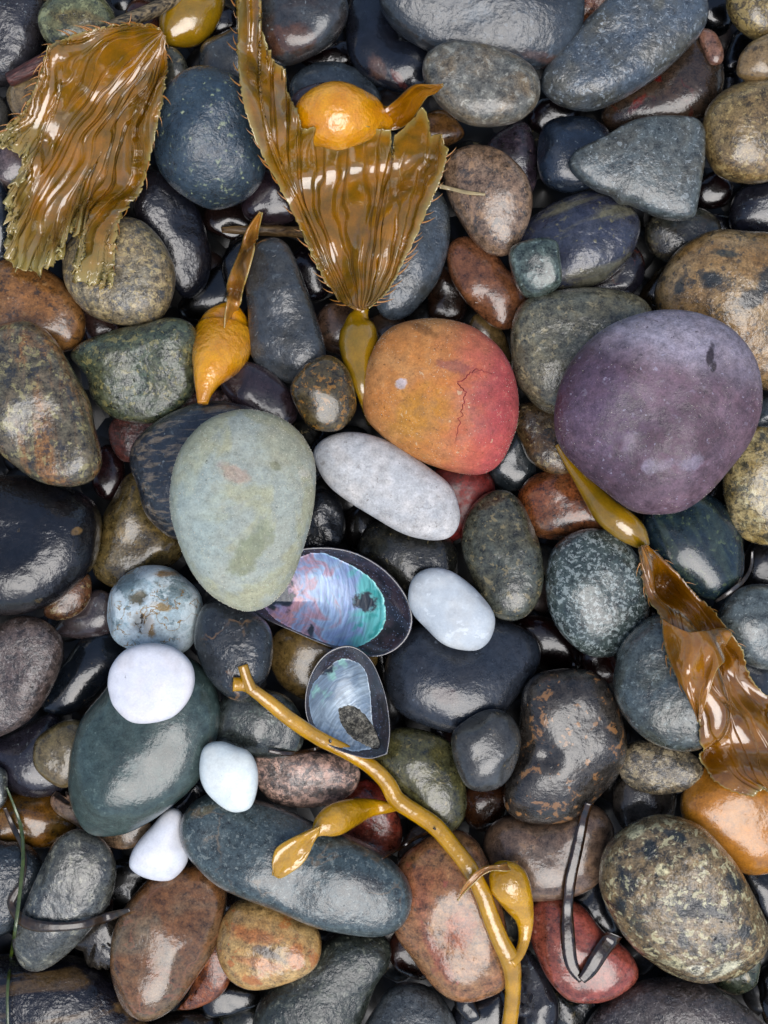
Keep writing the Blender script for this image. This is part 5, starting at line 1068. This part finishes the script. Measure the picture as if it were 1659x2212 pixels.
for lab, ps in {
  'pale green egg-shaped': [(512,1025,34,15,-25,'#ac9484',.75), (545,1190,60,24,55,'#878c72'), (598,1008,11,7,-40,'#6c7464'), (655,1022,10,8,0,'#b9b7ab'), (420,1120,60,110,0,'#9aaba8',.5,.6), (620,960,50,60,30,'#a09c7c',.5,.6)],
  'red and ochre': [(866,832,12,10,0,'#c0b8bc',.8,.25,.6), (985,797,34,13,-8,'#743848',.5,.4,1.), (1070,870,60,70,0,'#8e4048',.5,.6), (905,900,60,50,30,'#a87828',.6,.6), (915,715,30,10,-30,'#8a5c34')],
  'very large round purple': [(1521,775,7,24,-12,'#1e1218'), (1528,800,6,10,-12,'#1e1218'), (1432,1005,24,10,20,'#8c8494',.4,.5,1.1), (1395,1010,14,18,0,'#857c8a',.7), (1350,960,14,16,0,'#7a6c76',.6), (1300,1085,16,8,0,'#8c8698',.7), (1485,1000,22,12,10,'#8f8a9c',.4,.5,1.1), (1280,880,70,110,20,'#5c4c68',.35,.8)],
  'blue and white marbled': [(306,1345,24,22,0,'#2c1f0a',1.), (300,1290,20,16,20,'#5f5434'), (325,1350,12,24,10,'#8f6a20'), (350,1310,22,8,-15,'#a48850'), (352,1240,24,7,0,'#9a7c58'), (370,1270,34,24,0,'#4a6468',.6), (275,1260,30,22,30,'#5a767c',.6)],
  'biggest flat dark slate': [(1175,112,50,9,-6,'#5c4034',.6), (1030,30,30,20,0,'#556068',.6)],
  'dark grey cobble with a brown tinge': [(620,85,56,26,10,'#54382a')],
  'bent glossy blue-black': [(815,140,16,26,40,'#5a4238',.8), (860,165,22,8,-45,'#6a3428',.8)],
  'big tan cobble with dark patches': [(1527,612,24,17,10,'#1e2424'), (1608,652,36,20,20,'#1e2424'), (1650,610,24,34,-30,'#1e2424'), (1465,620,10,22,-20,'#2a3030'), (1560,555,24,8,-10,'#3a3c34')],
  'blue-violet cobble': [(1350,490,24,48,-15,'#9a935c'), (1240,432,70,12,-14,'#85805a'), (1310,455,60,10,-28,'#85805a',.8)],
  'orange-beige glossy': [(545,2020,50,14,-8,'#a8501a',.6,.5), (560,2078,50,12,-12,'#c07a48',.7), (580,2055,30,10,-20,'#55504c',.8), (640,2060,18,24,0,'#b86828',.7)],
  'glossy brown oval': [(300,2105,50,75,-20,'#6c6654',.5,.6), (330,2000,50,10,-8,'#86584a',.6), (435,2000,20,60,-15,'#7a4422',.6,.6)],
  'red-brown marbled slab': [(945,2060,12,70,28,'#8a3a38',.45,.6), (990,2000,30,40,0,'#9a5030',.7), (900,1930,30,50,20,'#944838',.35,.6), (940,1900,50,24,-20,'#8a5430',.6), (1035,1800,30,30,0,'#6a4636',.7)],
  'khaki cobble spotted': [(1352,1905,20,26,0,'#14191b'), (1490,1950,44,24,-10,'#191c1e'), (1530,1955,34,12,-30,'#191c1e'), (1400,1830,14,20,0,'#1f2626'), (1455,1800,24,10,-20,'#20272a'), (1545,2030,16,26,0,'#14191b'), (1450,2080,24,10,-10,'#b8b08c'), (1560,2090,40,14,25,'#c8c4a8'), (1600,2000,14,18,0,'#22282a'), (1375,1800,20,8,30,'#cfc79c'), (1420,1870,12,10,0,'#d3cba0'), (1500,2090,16,12,0,'#ddd8c0'), (1340,1960,12,20,0,'#151a1c'), (1580,1900,22,10,-50,'#1a2022'), (1470,2020,12,20,0,'#1c2224')],
  'long slate-blue cobble': [(790,1905,34,17,-25,'#1c2327'), (440,1755,22,8,20,'#6a6040',.7)],
  'large navy blue cobble': [(960,1500,34,16,-10,'#4a3a38',.7)],
  'slate-blue cobble behind': [(600,150,14,40,0,'#5c6a72',.5)],
  'glossy black cobble with a diagonal': [(170,1148,10,7,10,'#7a6038')],
  'large dark brown cobble with red crack': [(1420,160,8,18,20,'#5c1410'), (1375,225,24,8,50,'#6a1e14')],
  'squarish green-grey': [(1160,572,16,20,10,'#1c2622',.85), (1150,595,14,10,0,'#6f7d78',.6), (1120,560,8,26,0,'#6c7a74',.5)],  # first patch paints a hollow's shade; no dent in the mesh
  'orange-brown freckled': [(70,650,60,60,0,'#8a5a2c',.5,.6)],
  'olive-green mottled': [(170,40,60,18,-8,'#6b5c34',.7)],
  'blue-grey ball': [(555,390,20,60,20,'#1a2228',.5,.6)],
}.items():
    o_ = find(lab)
    for q in ps: patch(o_, *q)

# ---------------------------------------------------------------- thin strands
def strip(name, label, pts, mat, cat, D, off=.003, thick=.0004, n=70, zs=None, group=None, parent=None, roll=None):
    """a flat ribbon; pts: (x, y, half width)"""
    c = resample(np.array([p[:3] for p in pts], float) if roll == 'fold' else catmull([p[:3] for p in pts], 8, False), n)
    V = []; F = []; x0 = None; Z = []
    P = []
    for k in range(n):
        zo = 0 if zs is None else float(np.interp(k/(n-1), np.linspace(0, 1, len(zs)), zs))
        P.append(place(c[k, 0], c[k, 1], D, off+zo))
    P = np.array(P)
    for _ in range(25): P[1:-1, 2] = (P[:-2, 2]+P[1:-1, 2]*2+P[2:, 2])/4
    for k in range(n): P[k, 0], P[k, 1] = world_xy(c[k, 0], c[k, 1], P[k, 2])
    x0 = P[n//2].copy()
    for k in range(n):
        d = P[min(k+1, n-1)] - P[max(k-1, 0)]; l = math.hypot(d[0], d[1]) or 1; nx, ny = -d[1]/l, d[0]/l; w = c[k, 2]*K
        for s in (-1, -.35, .35, 1):
            V.append((P[k, 0]+nx*w*s-x0[0], P[k, 1]+ny*w*s-x0[1], P[k, 2]-x0[2] + 0))
    for k in range(n-1):
        for s in range(3): F.append((k*4+s, k*4+s+1, (k+1)*4+s+1, (k+1)*4+s))
    o = link_mesh(name, V, F, mat, loc=tuple(x0))
    sm = o.modifiers.new('thickness', 'SOLIDIFY'); sm.thickness = thick; sm.offset = 0
    set_props(o, label, cat, group)
    stamp(P[:, 0], P[:, 1], P[:, 2])
    return o
def plain(name, A, B, rough=.15, coat=1):
    m = bpy.data.materials.new(name); m.use_nodes = True; t = m.node_tree; b = t.nodes['Principled BSDF']
    tc = N(t, 'ShaderNodeTexCoord'); n1 = N(t, 'ShaderNodeTexNoise'); n1.inputs['Scale'].default_value = 260; n1.inputs['Detail'].default_value = 4
    t.links.new(tc.outputs['Object'], n1.inputs['Vector']); r = N(t, 'ShaderNodeValToRGB'); r.color_ramp.elements[0].position = .35; r.color_ramp.elements[1].position = .65
    r.color_ramp.elements[0].color = lin(A); r.color_ramp.elements[1].color = lin(B); t.links.new(n1.outputs[0], r.inputs[0]); t.links.new(r.outputs[0], b.inputs['Base Color'])
    b.inputs['Roughness'].default_value = rough; b.inputs['Coat Weight'].default_value = coat; b.inputs['Coat Roughness'].default_value = rough*.6
    bp = N(t, 'ShaderNodeBump'); bp.inputs['Distance'].default_value = .0004; t.links.new(n1.outputs[0], bp.inputs['Height']); t.links.new(bp.outputs[0], b.inputs['Normal'])
    return m
WEED = plain('black_seagrass', '#120b07', '#33200f', .2, .6); DRYWEED = plain('brown_seagrass', '#17110c', '#3a2a1a', .3, .5); GREENW = plain('green_seagrass', '#2c3a10', '#46541a', .3)
D3 = drape(2, 4)
strip('seagrass_ribbon', 'folded black seagrass ribbon crossing the taupe and brick red stones', [(1272,1735,8),(1262,1765,10),(1250,1820,12),(1240,1865,12),(1232,1900,13),(1226,1960,12),(1226,2010,15),(1234,2080,14),(1258,2118,9)], WEED, 'seagrass', D3, off=.0015, n=90)
D3 = drape(2, 4)
strip('seagrass_ribbon', 'short black seagrass end slanting up to the big spotted cobble', [(1256,2118,9),(1275,2095,15),(1300,2055,17),(1328,2018,17)], WEED, 'seagrass', D3, off=.002, n=40)
strip('seagrass_strand', 'tangled dark seagrass strand crossing the long wet grey stone', [(10,1745,4),(30,1790,6),(48,1830,5),(52,1860,6),(45,1910,7),(30,1935,9),(24,1955,8),(45,1985,12),(80,2000,12),(140,2002,9),(190,1995,9),(235,1980,10),(280,1965,4)], DRYWEED, 'seagrass', D3, off=.002, n=120)
strip('seagrass_strand', 'single thin green seagrass blade along the left edge', [(14,1700,2),(32,1745,3),(46,1790,4),(50,1850,4),(44,1920,4),(34,2000,3.5),(22,2080,3.5),(16,2150,3),(18,2230,2.5)], GREENW, 'seagrass', D3, off=.004, n=120)
strip('seagrass_strand', 'pale translucent weed sliver on the pinkish brown freckled stone', [(950,402,5),(975,408,4),(1010,416,4),(1048,420,2.5)], plain('pale_weed', '#8a7a58', '#a89468', .2), 'seagrass', drape(1, 2), off=.0015, n=40)
strip('seagrass_strand', 'thin black weed strand behind the red-brown slab', [(825,1855,2),(860,1835,3),(900,1810,3.5),(940,1790,3)], WEED, 'seagrass', drape(1, 2), off=.001, n=30)
strip('seagrass_strand', 'thin grey weed strand curving down right of the blue-black streaked cobble', [(1625,1190,2.5),(1622,1225,3.5),(1605,1255,4.5),(1575,1280,4.5),(1545,1300,3)], plain('grey_weed', '#3a3634', '#5a5450', .3), 'seagrass', drape(1, 2), off=.001, n=40)
strip('seagrass_strand', 'dark weed strand lying on the pink granite oval', [(580,1622,3),(620,1628,5),(665,1622,5),(700,1610,4),(715,1600,3)], WEED, 'seagrass', drape(1, 2), off=.001, n=40)

# ---------------------------------------------------------------- small pebbles in the deep gaps, and the beach going on around the picture
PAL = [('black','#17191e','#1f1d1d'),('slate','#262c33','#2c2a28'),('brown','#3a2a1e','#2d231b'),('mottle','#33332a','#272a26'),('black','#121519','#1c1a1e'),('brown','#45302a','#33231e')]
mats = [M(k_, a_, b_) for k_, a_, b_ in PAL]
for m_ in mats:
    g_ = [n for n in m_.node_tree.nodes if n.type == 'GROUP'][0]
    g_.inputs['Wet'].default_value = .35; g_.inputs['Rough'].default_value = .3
    for s_ in 'AB': g_.inputs[s_].default_value = tuple(v*.3 for v in g_.inputs[s_].default_value[:3]) + (1,)  # colours cut further: gap shade put into the pebbles themselves
PAL2 = [('slate','#333b44','#2c2e30'),('mottle','#5a5038','#4a4636'),('brown','#6b5234','#5a4630'),('grey','#4c5452','#454a46'),('black','#1f232b','#25232a'),('granite','#7a6a50','#5e584a'),('slate','#3b3440','#302b33'),('brown','#6e4630','#56382a')]
mats2 = [M(k_, a_, b_) for k_, a_, b_ in PAL2]
rr = random.Random(5)
saveHM = HM.copy()
HMlow = np.full_like(HM, -.05)
protos = []
for i in range(14):
    a, b = rr.uniform(.010, .016), rr.uniform(.008, .012)
    P_ = [(a*math.cos(t)*(1+rr.uniform(-.08, .08)), b*math.sin(t)*(1+rr.uniform(-.08, .08))) for t in np.linspace(0, 2*math.pi, 9)[:-1]]
    o = stone(P_, 0, 'x', mats[i % len(mats)], world_pts=True, zfix=-.5, seed=i); protos.append(o)
HM[:] = saveHM
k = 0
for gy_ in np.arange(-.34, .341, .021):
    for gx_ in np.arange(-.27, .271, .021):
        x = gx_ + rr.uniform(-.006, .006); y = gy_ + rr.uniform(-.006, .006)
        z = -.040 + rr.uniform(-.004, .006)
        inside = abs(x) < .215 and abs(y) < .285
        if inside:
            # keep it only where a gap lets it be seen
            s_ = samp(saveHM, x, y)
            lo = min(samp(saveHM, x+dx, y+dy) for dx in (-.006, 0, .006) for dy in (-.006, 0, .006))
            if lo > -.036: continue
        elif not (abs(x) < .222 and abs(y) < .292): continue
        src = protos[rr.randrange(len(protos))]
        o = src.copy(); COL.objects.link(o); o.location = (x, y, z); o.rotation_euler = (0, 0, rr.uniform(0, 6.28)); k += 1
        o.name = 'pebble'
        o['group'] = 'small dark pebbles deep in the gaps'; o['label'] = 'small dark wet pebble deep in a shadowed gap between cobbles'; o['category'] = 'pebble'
print('deep pebbles', k)
for p_ in protos: bpy.data.objects.remove(p_)
# around the frame
protos = []
for i in range(12):
    a, b = rr.uniform(.022, .036), rr.uniform(.016, .024)
    P_ = [(a*math.cos(t)*(1+rr.uniform(-.1, .1)), b*math.sin(t)*(1+rr.uniform(-.1, .1))) for t in np.linspace(0, 2*math.pi, 10)[:-1]]
    o = stone(P_, 0, 'x', mats2[i % len(mats2)], world_pts=True, zfix=-.5, seed=100+i); protos.append(o)
HM[:] = saveHM
for gy_ in np.arange(-.36, .361, .041):
    for gx_ in np.arange(-.30, .301, .041):
        x = gx_ + rr.uniform(-.010, .010); y = gy_ + rr.uniform(-.010, .010)
        if abs(x) < .250 and abs(y) < .318: continue
        src = protos[rr.randrange(len(protos))]
        o = src.copy(); COL.objects.link(o); o.location = (x, y, rr.uniform(-.03, .0)); o.rotation_euler = (rr.uniform(-.2, .2), rr.uniform(-.2, .2), rr.uniform(0, 6.28))
        o.name = 'cobble'
        o['group'] = 'cobbles just outside the picture'; o['label'] = 'wet rounded cobble just outside the photographed patch of beach'; o['category'] = 'cobble'
for p_ in protos: bpy.data.objects.remove(p_)
# the rest of the shingle, too far out to count: one object
V0, F0 = ico(2); V = []; F = []; mi = []
for lay, gy_, gx_ in [(0, a, b) for a in np.arange(-1.3, 1.301, .043) for b in np.arange(-1.3, 1.301, .043)] + [(1, a, b) for a in np.arange(-.5, .501, .034) for b in np.arange(-.5, .501, .034)]:
    if 1:
        x = gx_ + rr.uniform(-.012, .012); y = gy_ + rr.uniform(-.012, .012)
        if lay == 0 and abs(x) < .325 and abs(y) < .385: continue
        if lay == 1 and abs(x) < .235 and abs(y) < .30: continue
        s = np.array([rr.uniform(.024, .034), rr.uniform(.018, .026), rr.uniform(.012, .018)]); t_ = rr.uniform(0, 6.28)
        q = V0*s; q = np.stack([q[:, 0]*math.cos(t_)-q[:, 1]*math.sin(t_)+x, q[:, 0]*math.sin(t_)+q[:, 1]*math.cos(t_)+y, q[:, 2]+(rr.uniform(-.035, -.012) if lay == 0 else -.045)], 1)
        b_ = len(V); V.extend(q.tolist()); F.extend((F0+b_).tolist()); mi += [rr.randrange(len(mats2))]*len(F0)
o = link_mesh('shingle', V, F, mats2[0]); 
for m_ in mats2[1:]: o.data.materials.append(m_)
o.data.polygons.foreach_set('material_index', mi)
set_props(o, 'distant wet shingle of the same rounded cobbles going on around', 'shingle', kind='stuff')
